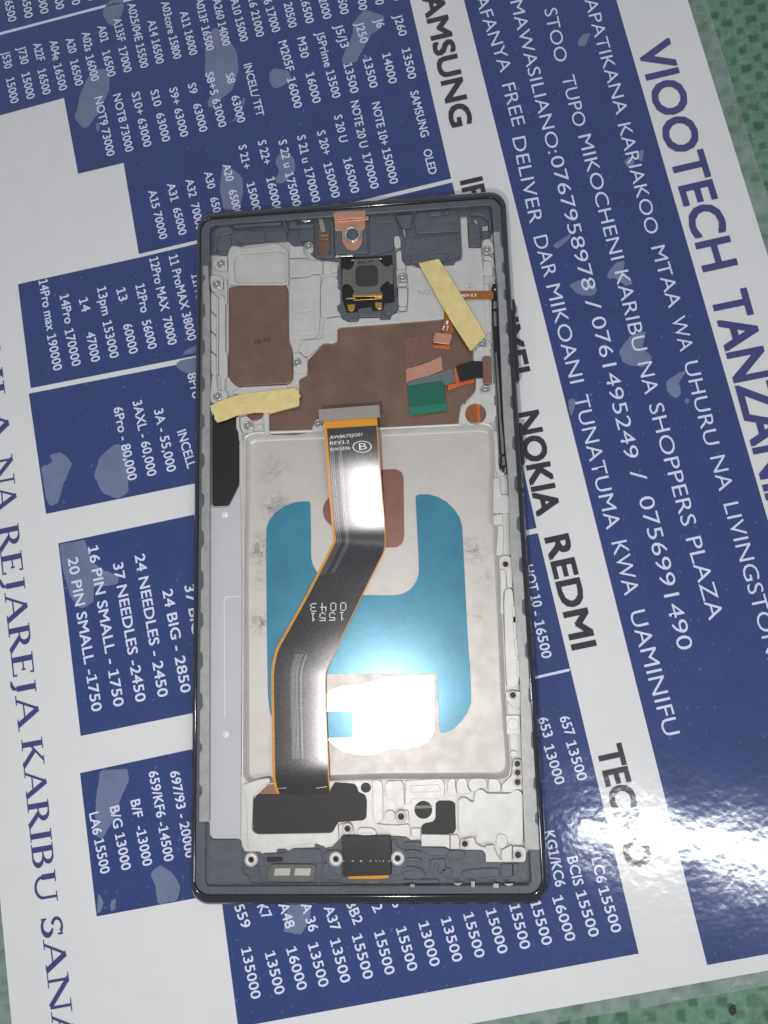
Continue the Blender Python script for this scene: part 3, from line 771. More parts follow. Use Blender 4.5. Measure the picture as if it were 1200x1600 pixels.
slab(cb((790, 440), (890, 432), (900, 590), (960, 680), (1060, 700), (1140, 640), (1165, 580), (1170, 410), (1230, 420), (1240, 730), (800, 740)), 0.05)
slab(cd((150, 290), (420, 275), (480, 300), (560, 560), (540, 590), (470, 590), (470, 770), (150, 850)), 0.035, r=4)
slab(cd((210, 325), (410, 300), (430, 400), (210, 410)), 0.055, r=3)
slab(cd((500, 315), (720, 300), (700, 480), (580, 480)), 0.09, r=3)
slab(CB_((425, 195), (700, 170), (735, 250), (735, 330), (415, 345), (400, 250)), 0.055, r=3)
slab(CB_((340, 380), (735, 350), (742, 500), (640, 540), (640, 480), (380, 510), (330, 480)), 0.03, r=4)
slab(CB_((380, 505), (640, 485), (645, 540), (385, 560)), 0.05, r=2)
slab(CB_((500, 190), (600, 180), (600, 215), (505, 220)), 0.09)
slab(CB_((620, 180), (655, 178), (655, 205), (620, 208)), 0.10)
slab(CB_((550, 290), (690, 265), (695, 300), (560, 325)), 0.06)
slab(ce((440, 500), (590, 495), (610, 820), (460, 830)), 0.045)
slab(ce((445, 625), (600, 620), (605, 700), (450, 705)), 0.06, r=1)
slab(ce((470, 345), (560, 335), (690, 380), (750, 460), (755, 600), (720, 600), (715, 480), (660, 420), (560, 390), (470, 400)), 0.07)
slab(ce((625, 540), (710, 530), (715, 700), (625, 705)), 0.05)
# earpiece surround and bottom mouldings
slab(cc((760, 850), (800, 810), (920, 780), (955, 560), (965, 860), (900, 950), (780, 960)), 0.06, r=4)
slab(cc((420, 880), (600, 850), (620, 920), (740, 900), (740, 985), (440, 990)), 0.04)
slab(cc((290, 1005), (430, 1000), (430, 1045), (290, 1048)), 0.03)
slab(CE_((60, 440), (120, 440), (130, 540), (150, 565), (350, 565), (370, 760), (360, 800), (410, 830), (420, 880), (1085, 875), (1085, 900), (60, 900)), 0.05, r=4)
slab(CE_((385, 770), (475, 750), (478, 815), (400, 815)), 0.05)
slab(CE_((500, 690), (510, 665), (660, 660), (740, 630), (930, 632), (940, 730), (900, 735), (660, 735), (530, 730)), 0.04)
slab(CE_((945, 660), (990, 640), (1075, 640), (1080, 800), (1080, 850), (1010, 860), (940, 830), (935, 780), (985, 770)), 0.05, r=5)
slab(CF_((205, 745), (240, 720), (250, 790), (345, 830), (330, 850), (220, 850), (195, 820)), 0.065, r=5)
for k, (y0, y1) in enumerate(((575, 615), (635, 665), (690, 730), (775, 800))):
    slab(CF_((790, y0 + 10), (860, y0), (920, y0 + 15), (915, y1), (850, y1 - 12), (800, y1 - 2)), 0.05 + 0.01 * (k % 2), r=6)
slab(CF_((770, 760), (850, 755), (930, 780), (945, 830), (910, 850), (790, 845)), 0.055, r=8)
slab(CF_((700, 560), (735, 560), (745, 620), (820, 640), (820, 770), (780, 810), (700, 830)), 0.03, r=4)
slab(CG_((180, 615), (360, 622), (380, 640), (365, 680), (240, 680), (190, 650)), 0.05, r=4)
slab(CG_((370, 640), (480, 640), (495, 670), (470, 710), (390, 712), (360, 680)), 0.055, r=5)
slab(CG_((240, 705), (350, 700), (355, 790), (300, 800), (300, 735), (270, 735), (270, 780), (240, 790)), 0.05, r=3)
slab(CG_((460, 800), (520, 780), (640, 770), (740, 770), (740, 830), (500, 850)), 0.04, r=4)
slab(CG_((330, 770), (390, 770), (395, 820), (350, 840), (315, 815)), 0.05, r=3)
slab(CG_((750, 740), (835, 735), (835, 830), (750, 840)), 0.03)
slab(CG_((840, 735), (880, 740), (870, 810), (840, 840)), 0.07, r=3)
slab(CG_((50, 850), (160, 850), (200, 850), (300, 850), (300, 880), (50, 880)), 0.06, r=1)
slab(CF_((330, 910), (695, 905), (695, 940), (330, 942)), 0.155, r=1)
border = mb.build('plastic_border', M_slate, phone)
# bright metal tabs cut into the plastic
for pl in (CG_((95, 885), (130, 885), (128, 908), (97, 908)), CG_((535, 862), (565, 862), (563, 908), (537, 908)), CG_((695, 880), (735, 880), (733, 912), (697, 912)), CG_((770, 882), (840, 878), (838, 890), (800, 898)), CG_((405, 877), (480, 875), (440, 898))):
    each('metal_tab', [(pl, 0.53, 0.03, 0.004, 1)], M_steel, border)
each('metal_tab', [(cb((335, 295), (390, 285), (490, 290), (470, 305), (390, 318)), 0.50, 0.04, 0.006, 1)], M_steel, border)
each('metal_tab', [(ce((330, 420), (428, 415), (425, 480), (400, 490), (335, 488)), 0.39, 0.03, 0.006, 1)], M_steel, border)
each('metal_tab', [(ce((628, 545), (708, 535), (710, 598), (630, 600)), 0.44, 0.03, 0.006, 1)], M_steel, border)
each('metal_tab', [(ce((515, 480), (540, 450), (570, 500), (550, 510)), 0.43, 0.02, 0.006, 0)], M_steel, border)
each('metal_tab', [(cd((595, 495), (620, 500), (632, 600), (615, 605)), 0.46, 0.05, 0.006, 1)], M_steel, border)


# ---- die-cast metal plate with the battery tray
ZM = 0.352
MID = [(325, 395), (350, 385), (500, 372), (640, 362), (730, 338), (776, 350), (790, 500), (808, 760), (822, 1000), (838, 1300), (842, 1372), (600, 1378), (330, 1378), (322, 1250), (323, 800)]
OPEN = [(384, 684), (396, 679), (592, 672), (757, 664), (768, 668), (771, 690), (773, 760), (777, 830), (783, 950), (788.5, 1080), (797, 1195), (794, 1212), (785, 1216), (600, 1216), (408, 1223), (388, 1222), (381, 1212), (382, 900)]
FLOOR = [(393, 694), (400, 690), (592, 682), (751, 674.5), (760, 676), (764, 684), (766, 760), (770, 830), (776, 950), (782, 1080), (790, 1190), (788, 1203), (779, 1207), (600, 1208), (412, 1215), (396, 1217), (390, 1209), (389, 900)]
ZFL = 0.20
mb = MB()
mb.plate(MID, ZM, th=0.10, bev=0.005, r=3, holes=[OPEN])
ro, rf = round_poly(OPEN, 5, 3), round_poly(FLOOR, 5, 3)
def lerp_ring(t, z):
    out = []
    for a, b in zip(ro, rf):
        A, B = U(a[0], a[1], ZM), U(b[0], b[1], ZFL)
        out.append((A.x + (B.x - A.x) * t, A.y + (B.y - A.y) * t, z))
    return out
lip = [lerp_ring(-0.55, ZM - 0.01), lerp_ring(-0.50, ZM + 0.03), lerp_ring(-0.30, ZM + 0.036), lerp_ring(-0.10, ZM + 0.028), lerp_ring(0.05, ZM), lerp_ring(0.22, ZM - 0.06), lerp_ring(0.5, ZFL + 0.05), lerp_ring(0.75, ZFL + 0.016), lerp_ring(1.0, ZFL)]
mb.loft(lip)
RZ = ZM + 0.040
def rp_(poly, dz=0.040, r=3.0, holes=(), bev=0.008):
    dz = 0.025 + dz * 1.25
    mb.plate(poly, ZM + dz, th=dz + 0.02, bev=bev, r=r, holes=holes)
# upper left camera well
rp_(CA_((262, 480), (275, 445), (300, 432), (345, 440), (370, 452), (545, 432), (590, 415), (640, 425), (685, 460), (695, 500), (696, 714), (262, 716)), 0.055, r=6, holes=[CA_((312, 704), (300, 600), (298, 540), (320, 500), (360, 488), (660, 468), (684, 490), (686, 704))])
rp_(CA_((270, 470), (300, 436), (345, 446), (352, 470), (300, 500), (290, 540)), 0.07, r=4)
rp_(CA_((580, 455), (600, 430), (640, 430), (680, 465), (670, 480)), 0.07, r=4)
rp_(CA_((702, 532), (790, 527), (860, 540), (930, 545), (942, 560), (940, 636), (900, 635), (870, 638), (830, 655), (703, 664)), 0.035)
rp_(CA_((704, 674), (830, 662), (870, 645), (905, 642), (930, 662), (925, 700), (922, 930), (915, 1060), (890, 1098), (720, 1110), (704, 1118)), 0.030)
rp_(CA_((722, 790), (740, 757), (855, 748), (878, 765), (875, 880), (855, 900), (740, 915), (722, 905)), 0.045)
rp_(CA_((722, 940), (740, 922), (860, 905), (882, 925), (880, 1045), (860, 1065), (745, 1070), (722, 1050)), 0.045)
rp_(CA_((927, 760), (942, 668), (1020, 652), (1056, 680), (1045, 715), (1050, 745), (1068, 750), (1070, 850), (1045, 860), (1050, 910), (1072, 933), (960, 950), (929, 940)), 0.04)
rp_(CA_((950, 542), (1048, 552), (1048, 623), (947, 638)), 0.03)
rp_(CA_((1002, 572), (1025, 554), (1048, 562), (1048, 622), (1002, 626)), 0.05)
rp_(CA_((702, 415), (735, 440), (800, 436), (810, 500), (850, 515), (702, 522)), 0.035)
rp_(CA_((815, 425), (840, 405), (872, 425), (875, 470), (845, 485), (815, 470)), 0.05)
# strip of plate above the copper sheet
rp_(CA_((950, 985), (975, 960), (1070, 945)) + cc((200, 1010), (290, 1058), (430, 1050), (440, 1005), (715, 1000), (720, 1030), (860, 1026), (875, 965), (960, 925), (1090, 920), (1100, 600), (1085, 440), (1070, 310), (1085, 300)) + cd((720, 985), (760, 1015), (820, 1010)) + CB_((440, 600), (600, 560), (615, 580), (690, 574), (700, 554), (750, 532), (752, 480), (735, 240), (783, 235), (795, 450), (885, 450), (890, 520), (900, 600), (905, 760), (960, 770), (960, 1050), (880, 1090), (840, 1180), (820, 1130), (760, 960), (605, 962)) + cc((1200, 1045), (640, 1090), (190, 1122), (140, 1150)) + CA_((1048, 1050), (1048, 1120), (1010, 1138), (945, 1130)), 0.040, r=2)
rp_(cc((960, 600), (1080, 600), (1085, 700), (1075, 840), (965, 840)), 0.07)
rp_(cc((968, 850), (1065, 845), (1060, 900), (970, 900)), 0.06)
rp_(cc((955, 430), (1070, 420), (1080, 510), (958, 512)), 0.06)
rp_(cc((962, 530), (1075, 525), (1075, 570), (962, 575)), 0.055)
rp_(cc((935, 120), (1000, 85), (1010, 240), (1055, 280), (1060, 340), (950, 345)), 0.055)
rp_(cd((475, 620), (490, 590), (540, 585), (565, 650), (565, 740), (485, 742)), 0.055)
# left column: screw lugs and stepped ribs
rp_(ca((185, 960), (215, 905), (280, 860), (385, 855), (385, 1048), (270, 1048), (200, 1000)), 0.06, r=4)
rp_(ci((155, 40), (170, 0), (300, 10), (330, 50), (325, 185), (250, 190), (190, 225), (160, 150)), 0.06, r=4)
rp_(ci((340, 60), (380, 70), (385, 380), (360, 380), (350, 250)), 0.05)
rp_([(343, 464), (346, 461.5), (350, 463.5), (351.5, 470), (351.5, 548), (355, 552), (355, 588), (351, 591), (351, 607), (347, 610), (345, 592), (342, 585), (342, 470)], 0.085, r=3)
rp_([(338, 466), (340, 463), (341.5, 468), (341, 586), (338.5, 584)], 0.05, r=1)
for y0, y1 in ((458, 488), (490, 519), (521, 550), (552, 586)):
    rp_([(329.5, y0), (331.5, y0 - 1), (338, y0 + 6), (338, y1 + 4), (330, y1 - 2)], 0.055, r=2)
rp_(cj((150, 590), (165, 520), (180, 310), (240, 330), (250, 500), (290, 528), (340, 500), (390, 540), (390, 620), (200, 690), (155, 650)), 0.06, r=4)
rp_(cj((455, 560), (480, 520), (580, 470), (1180, 440), (1190, 520), (600, 570)), 0.04)
rp_(cj((560, 880), (640, 850), (730, 930), (740, 1060), (600, 1090), (560, 1000)), 0.055, r=4)
rp_(cj((505, 870), (545, 860), (555, 1030), (590, 1090), (580, 1200), (545, 1200), (530, 1060), (508, 1030)), 0.04)
rp_(cj((870, 800), (940, 800), (950, 1105), (890, 1110)), 0.05, r=2)
rp_(cj((775, 985), (800, 965), (865, 965), (865, 1040), (800, 1040), (775, 1015)), 0.03, r=5)
rp_(CC_((866, 668), (868, 630), (885, 600), (915, 588), (955, 600), (955, 662)), 0.05, r=5)
rp_(CC_((730, 100), (760, 92), (830, 140), (832, 240), (735, 245)), 0.055)
rp_(CC_((770, 80), (800, 10), (920, 0), (1010, -40), (1040, -40), (1040, 15), (940, 30), (840, 120), (810, 125)), 0.05)
# right column
LOBE = [(740, 553), (744, 545.5), (752, 542), (765, 545), (768, 560), (771, 600), (774.5, 657), (768, 661), (757, 660), (722, 663.5), (717, 663), (718.5, 650), (721.5, 636), (736, 621.5), (744, 610), (744, 594), (740.5, 565)]
rp_(LOBE, 0.045, r=5, holes=[circ(743.2, 646.3, 16.4)])
rp_(ch((430, 460), (470, 440), (560, 440), (575, 560), (500, 600), (430, 560)), 0.065, r=6)
rp_(ch((585, 430), (632, 415), (640, 580), (585, 590)), 0.06, r=2)
rp_(ch((585, 760), (605, 705), (645, 710), (655, 865), (620, 855), (590, 810)), 0.06, r=4)
rp_(cf((380, 1030), (410, 970), (460, 950), (540, 960), (590, 1060), (560, 1080), (440, 1080), (390, 1070)), 0.065, r=5)
rp_(cf((350, 660), (385, 655), (440, 720), (455, 800), (515, 895), (500, 900), (420, 780), (385, 700)), 0.06, r=3)
rp_(cf((480, 215), (545, 205), (555, 420), (560, 780), (505, 750), (490, 600)), 0.055, r=2)
rp_(ce((632, 830), (650, 720), (730, 712), (780, 790), (790, 900), (640, 925)), 0.06, r=4)
rp_(ce((640, 950), (700, 930), (780, 975), (800, 1090), (800, 1100), (780, 1095), (760, 1010), (650, 985)), 0.06, r=3)
rp_(ce((650, 1015), (720, 1005), (768, 1030), (775, 1200), (640, 1200)), 0.055, r=3)
rp_(ck((365, -60), (410, -60), (420, 380), (435, 470), (520, 545), (440, 545), (380, 480)), 0.05, r=2)
rp_(ck((350, 572), (432, 565), (455, 800), (560, 800), (580, 1040), (350, 1050)), 0.045, r=2)
rp_(circ(782, 789, 8.5), 0.055, r=0)
rp_(ck((345, 1070), (470, 1055), (480, 1200), (355, 1200)), 0.035, r=1)
rp_(cl((330, 20), (385, 0), (405, 110), (390, 395), (300, 420)), 0.03, r=1)
rp_(cl((340, 470), (370, 425), (430, 405), (490, 425), (525, 480), (520, 850), (445, 840), (440, 640), (400, 590), (350, 590)), 0.06, r=5)
rp_(cl((362, 610), (400, 590), (438, 640), (440, 840), (400, 900), (405, 1200), (362, 1200)), 0.01, r=4)
rp_([(789, 924), (795, 918), (801, 922), (803, 940), (806, 960), (810, 1033), (811, 1066), (805, 1075), (796, 1074), (791.5, 1068), (789, 1010), (787.5, 940)], 0.075, r=4)
for y in (945, 962, 996, 1030):
    rp_([(800 + (y - 945) * 0.075, y + 2), (804 + (y - 945) * 0.075, y), (806 + (y - 945) * 0.08, y + 28), (802 + (y - 945) * 0.08, y + 29)], 0.10, r=1.5)
rp_(cn((430, 0), (640, 0), (642, 180), (600, 238), (550, 238), (500, 195), (470, 150), (435, 110)), 0.055, r=5)
rp_(cn((432, 325), (620, 320), (630, 575), (445, 585)), 0.03, r=2)
rp_(circ(801.3, 1132, 9.2), 0.042, r=0)
rp_(circ(803, 1178, 5.2), 0.03, r=0)
rp_(cn((518, 960), (540, 915), (640, 910), (690, 980), (705, 1060)) + CG_((935, 60), (942, 150), (915, 222), (890, 200), (852, 202), (830, 224), (760, 222), (755, 170), (830, 100), (836, 20)), 0.055, r=4)
# bottom: contoured pads
for pl, dz, r in [
    (CF_((562, 132), (600, 130), (633, 150), (638, 200), (638, 420), (620, 438), (590, 446), (577, 438), (567, 400)), 0.035, 4),
    (CF_((652, 170), (672, 142), (770, 137), (788, 160), (793, 318), (770, 338), (742, 323), (727, 283), (657, 273)), 0.04, 4),
    (CF_((802, 137), (1058, 122), (1083, 150), (1083, 248), (1060, 266), (850, 268), (838, 290), (810, 312), (799, 308)), 0.03, 4),
    (CF_((830, 175), (1040, 165), (1060, 215), (840, 225)), 0.042, 3),
    (CG_((367, 150), (382, 124), (420, 122), (425, 200), (438, 235), (410, 256), (382, 248), (364, 220)), 0.035, 4),
    (CG_((430, 150), (447, 122), (503, 122), (508, 180), (540, 228), (460, 236), (432, 213)), 0.045, 4),
    (CG_((517, 150), (537, 122), (638, 122), (653, 160), (646, 203), (600, 190), (562, 222), (522, 198)), 0.035, 4),
    (CG_((662, 124), (728, 127), (750, 165), (750, 220), (657, 220)), 0.045, 4),
    (CG_((442, 280), (470, 257), (505, 262), (533, 290), (557, 292), (562, 227), (587, 197), (620, 202), (650, 230), (820, 230), (850, 202), (888, 207), (908, 235), (913, 560), (903, 598), (870, 603), (832, 580), (640, 578), (600, 598), (572, 575), (572, 525), (552, 510), (525, 533), (470, 538), (447, 510)), 0.06, 4),
    (CG_((717, 545), (732, 524), (770, 522), (798, 545), (798, 600), (770, 628), (737, 623), (717, 600)), 0.085, 5),
    (CG_((835, 610), (870, 614), (913, 614), (933, 640), (933, 700), (915, 723), (842, 723)), 0.05, 4),
    (CG_((462, 562), (520, 552), (553, 542), (573, 592), (620, 617), (700, 620), (712, 640), (718, 665), (745, 702), (746, 725), (642, 725), (640, 668), (618, 638), (460, 630)), 0.045, 3),
    (CG_((640, 605), (705, 602), (700, 635), (645, 635)), 0.06, 2),
    (CG_((755, 640), (830, 600), (830, 722), (755, 722)), 0.055, 2),
    (CF_((732, 370), (760, 352), (820, 352), (828, 440), (745, 438), (732, 420)), 0.045, 4),
    (CF_((457, 530), (457, 492), (480, 477), (560, 480), (588, 500), (593, 530)), 0.04, 4),
    (CF_((482, 515), (555, 515), (555, 532), (482, 532)), 0.055, 1),
    (CF_((320, 500), (320, 460), (350, 445), (415, 450), (430, 500), (420, 525)), 0.045, 4),
    (CF_((590, 445), (640, 455), (740, 460), (830, 450), (838, 545), (730, 535), (620, 480)), 0.03, 4),
    (CF_((845, 482), (910, 480), (910, 545), (850, 545)), 0.04, 1),
    (CG_((178, 525), (380, 528), (382, 632), (345, 612), (178, 612)), 0.05, 1),
    (CG_((387, 528), (440, 530), (450, 560), (450, 632), (387, 632)), 0.04, 1),
    (CE_((360, 170), (420, 150), (480, 130), (560, 118), (565, 150), (520, 165), (440, 250), (432, 500), (470, 525), (1010, 515), (1050, 440), (1060, 560), (1010, 605), (955, 615), (880, 585), (610, 625), (600, 655), (500, 660), (480, 640), (405, 640), (395, 400), (385, 250)), 0.05, 5),
]:
    rp_(pl, dz, r=r)
rp_(circ(609.5, 1274.5, 8.2), 0.03, r=0)
plate = mb.build('metal_plate', M_metal, phone)
mb = MB()
mb.bm.faces.new([mb.bm.verts.new((p[0], p[1], ZFL - 0.001)) for p in lerp_ring(1.0, 0)])
tray = mb.build('battery_tray', M_tray, plate)

# metal ledges down both long sides, their outer edge notched where the grey plastic is moulded in
def ledge(inner, outer, notches, depth, name='side_ledge'):
    def xat(line, y):
        for (x0, y0), (x1, y1) in zip(line, line[1:]):
            if y0 <= y <= y1:
                return x0 + (x1 - x0) * (y - y0) / (y1 - y0)
        return line[-1][0]
    y0, y1 = outer[0][1], outer[-1][1]
    pts = [p for p in inner]
    side = []
    y = y0
    for (a, b) in notches:
        if a > y0 + 2: side.append((xat(outer, a), a))
        if a > y0 + 2: side.append((xat(outer, a + 3) + depth * 0.8, a + 3))
        else: side.append((xat(outer, y0) + depth, y0))
        side.append((xat(outer, b - 6) + depth, b - 6)); side.append((xat(outer, b) , b + 1))
    side.append((xat(outer, y1), y1))
    if notches[0][0] > y0 + 2: side.insert(0, (xat(outer, y0), y0))
    m_ = MB(); m_.plate(pts + side[::-1], 0.522, th=0.17, bev=0.006, r=1.6)
    return m_.build(name, M_ledge, plate)
ledge([(325, 415), (327.5, 470), (328, 640), (327.5, 800), (327, 1050), (326.5, 1284)], [(317, 415), (315.5, 640), (314.8, 800), (312.5, 1050), (311, 1284)],
      [(428, 440), (473, 498), (530, 554), (588, 612), (647, 671), (708, 732), (770, 793), (828, 855), (891, 922), (956, 982), (1018, 1046), (1082, 1110), (1160, 1176), (1226, 1246)], 4.5)
ledge([(771, 362), (775, 420), (778, 450), (782.5, 560), (786.5, 650), (790, 700), (793.5, 738), (795, 770), (797, 850), (803, 930), (808, 1000), (813, 1080), (815, 1180), (820, 1328)], [(787, 362), (790.5, 430), (795, 500), (799, 560), (803.5, 640), (808.5, 740), (816.5, 880), (825, 1000), (832.5, 1100), (838, 1200), (844, 1328)],
      [(364, 389), (408, 430), (450, 471), (502, 525), (550, 573), (616, 641), (680, 706), (743, 770), (806, 832), (870, 896), (935, 963), (1003, 1031), (1073, 1101), (1141, 1172), (1213, 1236), (1268, 1290)], -6)

# ---- copper areas
COP = CA_((1052, 1055)) + cc((150, 1165), (190, 1138), (640, 1104), (1200, 1058)) + CB_((690, 965), (760, 1020), (825, 1150)) + [(739, 560), (739, 566), (743, 596), (743, 610), (735, 620), (720, 634), (717, 650), (716, 664)] + [(592, 670.5)] + CC_((1050, 655), (950, 665), (860, 668), (745, 690), (562, 688), (560, 540), (776, 485), (772, 292), (832, 262), (838, 150), (945, 38), (1040, 22))
mb = MB(); mb.plate(COP, ZM + 0.006, th=0.03, bev=0.002, r=3); mb.build('copper_sheet', M_copper, phone)
PAD = [(357, 449), (362, 448), (440, 441.5), (446, 444), (450.3, 452), (450.8, 531), (457, 546), (458, 592), (452, 600), (371, 604.5), (363, 598), (357, 590)]
mb = MB(); mb.plate(PAD, ZM + 0.048, th=0.09, bev=0.03, r=4)
cpad = mb.build('copper_pad', M_copper, phone)
mb = MB(); put_text(mb, '26 03', (397, 537.5), (423, 533), 7.0, ZM + 0.052)
mb.build('stamp', M_dark_ink, cpad)
each('copper_sheet', [(CC_((395, 545), (400, 525), (520, 525), (505, 570), (460, 590), (415, 580)), ZM + 0.012, 0.03, 0.004, 3), (CE_((470, 240), (565, 150), (590, 165), (615, 240)), ZM + 0.02, 0.03, 0.004, 1)], M_copper3, phone)
mb = MB(); mb.lathe(U(468, 442.5, ZM), [(0.085, ZM), (0.08, ZM + 0.04), (0.055, ZM + 0.045), (0.04, ZM + 0.02), (0.01, ZM + 0.02)])
mb.build('copper_rivet', M_copper2, plate)
mb = MB(); mb.lathe(U(784, 1310, ZM), [(0.09, ZM + 0.08), (0.085, ZM + 0.098), (0.01, ZM + 0.10)])
mb.build('copper_rivet', mat('pale_copper', lin(206, 172, 160), rough=0.45, metal=0.3), plate)
# orange flex seen through the round hole
mb = MB()
zz = ZM - 0.0
mb.plate(circ(743.2, 646.3, 17.5), ZM + 0.004, th=0.02, r=0, bev=0.001); mb.build('hole_floor', M_copper3, plate)
mb = MB(); mb.plate([(725, 628), (749, 628), (751, 664), (726, 664)], ZM + 0.016, th=0.012, r=0, bev=0.001); mb.plate([(744.5, 628), (749, 628), (751, 664), (746, 664)], ZM + 0.022, th=0.006, r=0, bev=0.001, mi=1)
mb.build('amber_flex', [M_kapton2, M_orange], phone)

# ---- screw lugs and screw holes
TREE = BVHTree.FromPolygons([v.co for v in plate.data.vertices], [f.vertices for f in plate.data.polygons])
BTREE = BVHTree.FromPolygons([v.co for v in border.data.vertices], [f.vertices for f in border.data.polygons])
def top_z(px, py, z):
    c = U(px, py, z); best = 0.0
    for t in (TREE, BTREE):
        h = t.ray_cast(Vector((c.x, c.y, 2.0)), Vector((0, 0, -1)))
        if h[0] is not None: best = max(best, h[0].z)
    return best
def post(px, py, r=0.115, z=ZM + 0.05):
    z = top_z(px, py, z)
    c = U(px, py, z)
    m_ = MB(); m_.lathe(c, [(r, z - 0.03), (r * 0.95, z + 0.02), (r * 0.75, z + 0.03), (r * 0.62, z + 0.02), (r * 0.55, z - 0.01), (r * 0.50, z + 0.012), (r * 0.38, z + 0.06), (0.01, z + 0.075)], n=18)
    return m_.build('screw_post', M_post, plate)
for x, y in [(345.5, 412.5), (339, 444.5), (482.5, 384.5), (464.5, 566.5), (340, 619.5), (388, 665), (498, 662), (753.5, 538), (758, 609), (760.5, 391), (628.5, 434)]:
    post(x, y)
def hole(px, py, r=0.085, z=ZM + 0.062, collar=0.0, ring=None):
    z = top_z(px, py, z)
    c = U(px, py, z)
    m_ = MB()
    R1 = r + 0.03 + collar
    h_ = 0.022 + collar * 0.5
    m_.lathe(c, [(R1, z - 0.01), (R1 - 0.012, z + h_), (r, z + h_ - 0.002), (r * 0.90, z + h_ - 0.012), (r * 0.80, z + 0.006), (r * 0.78, z + 0.001)], n=20, cap=False)
    o = m_.build('screw_hole', M_metal, plate)
    m2 = MB(); m2.lathe((c.x, c.y), [(r * 0.82, z + 0.003), (r * 0.5, z + 0.0035), (0.01, z + 0.004)], n=16); m2.build('bore', M_bore, plate)
    return o
for x, y, r, cl_ in [(392.7, 1342.7, 0.07, 0.055), (525, 1341.7, 0.07, 0.055), (621.4, 1340.6, 0.07, 0.055), (543, 1294.5, 0.075, 0.02), (626.6, 1275.6, 0.08, 0.025), (726.2, 1318.3, 0.075, 0.0), (809.6, 1335.6, 0.08, 0.0), (808.5, 1193.2, 0.075, 0.0), (809, 1206.9, 0.075, 0.0), (809, 1221.8, 0.075, 0.0), (790, 881.5, 0.075, 0.0), (801.5, 1086, 0.075, 0.0)]:
    hole(x, y, r, ZM + (0.09 if cl_ > 0.03 else 0.058), cl_)

# ---- left: dark pad and long pale strip
mb = MB(); mb.plate([(331.5, 648), (371, 648), (371, 672), (373.5, 680), (373.5, 757), (357, 790), (333.5, 791), (331.5, 788)], ZM + 0.045, th=0.06, bev=0.006, r=3); mb.build('black_pad', M_black, phone)
STRIP = [(328, 792), (333, 793.5), (358, 792.5), (375.5, 759), (377.5, 900), (377, 1100), (376, 1310), (333, 1310.5), (327.5, 1304)]
mb = MB(); mb.plate(STRIP, ZM + 0.05, th=0.06, bev=0.008, r=3); strip = mb.build('pale_strip', M_strip, phone)
mb = MB()
for x, y in ((351.5, 804), (352.5, 1147.5)):
    mb.lathe(U(x, y, ZM + 0.05), [(0.075, ZM + 0.05), (0.07, ZM + 0.054), (0.045, ZM + 0.054), (0.035, ZM + 0.062), (0.01, ZM + 0.064)], n=16)
mb.plate([(349.7, 938), (353, 932), (375, 931), (375, 932.2), (354, 933.2), (350.8, 939), (351.8, 1120), (350.7, 1121)], ZM + 0.056, th=0.008, bev=0.002, r=1)
mb.build('moulded_mark', mat('strip_white', lin(214, 214, 214), rough=0.4), strip)

# ---- battery tray contents
BLUE = [(416, 826), (420, 814), (429, 802), (444, 791), (460, 785), (474, 783.3), (483, 783.6), (485, 788), (485.5, 830), (486, 872), (489, 883), (496, 896), (506, 910), (518, 921), (534, 929), (560, 930), (590, 930.5), (616, 930.6), (629, 928), (641, 921), (650, 910), (654, 898), (654.6, 888), (652.6, 840), (651, 810), (649.4, 778), (651, 774), (656, 772.6), (670, 772.6), (684, 776.5), (698, 784.5), (710, 796.5), (718, 808.5), (722, 822), (724, 860), (727, 920), (731, 1000), (734, 1040), (736, 1080), (736, 1098), (730, 1114), (722, 1126), (710, 1138), (698, 1144), (692, 1145.5), (688, 1144), (686.5, 1134), (685, 1090), (683.6, 1052), (600, 1052.5), (513, 1053), (440, 1054), (440, 1130), (430, 1128), (422, 1116), (418.5, 1090), (417, 1000), (416, 900)]
mb = MB(); mb.plate(BLUE, ZFL + 0.018, th=0.016, bev=0.003, r=1.5)
mb.plate([(498, 1112), (549, 1112), (551, 1114), (551.5, 1150), (548, 1153), (498, 1153.5)], ZFL + 0.030, th=0.014, bev=0.003, r=2)
mb.build('blue_film', M_blue_f, phone)
SIL = [(500, 1100), (508, 1086), (519, 1077), (535, 1071.5), (560, 1070), (575, 1067), (588, 1062), (604, 1057), (678, 1056), (679, 1140), (676, 1149), (668, 1158), (655, 1166.5), (640, 1169), (615, 1169), (604, 1172), (590, 1178), (575, 1180), (556, 1179), (536, 1174), (522, 1166), (512, 1156), (500, 1140)]
mb = MB(); mb.plate(SIL, ZFL + 0.014, th=0.012, bev=0.003, r=3); mb.build('silver_sticker', M_shiny, phone)
mb = MB(); mb.plate([(545, 736), (618, 733), (627, 737), (630.5, 746), (631.5, 838), (629, 849), (620, 855), (560, 857), (545, 850)], ZFL + 0.016, th=0.014, bev=0.003, r=3)
mb.plate(circ(531, 798, 26.5, 32), ZFL + 0.014, th=0.014, bev=0.003, r=0)
mb.build('copper_plate', M_copper3, phone)

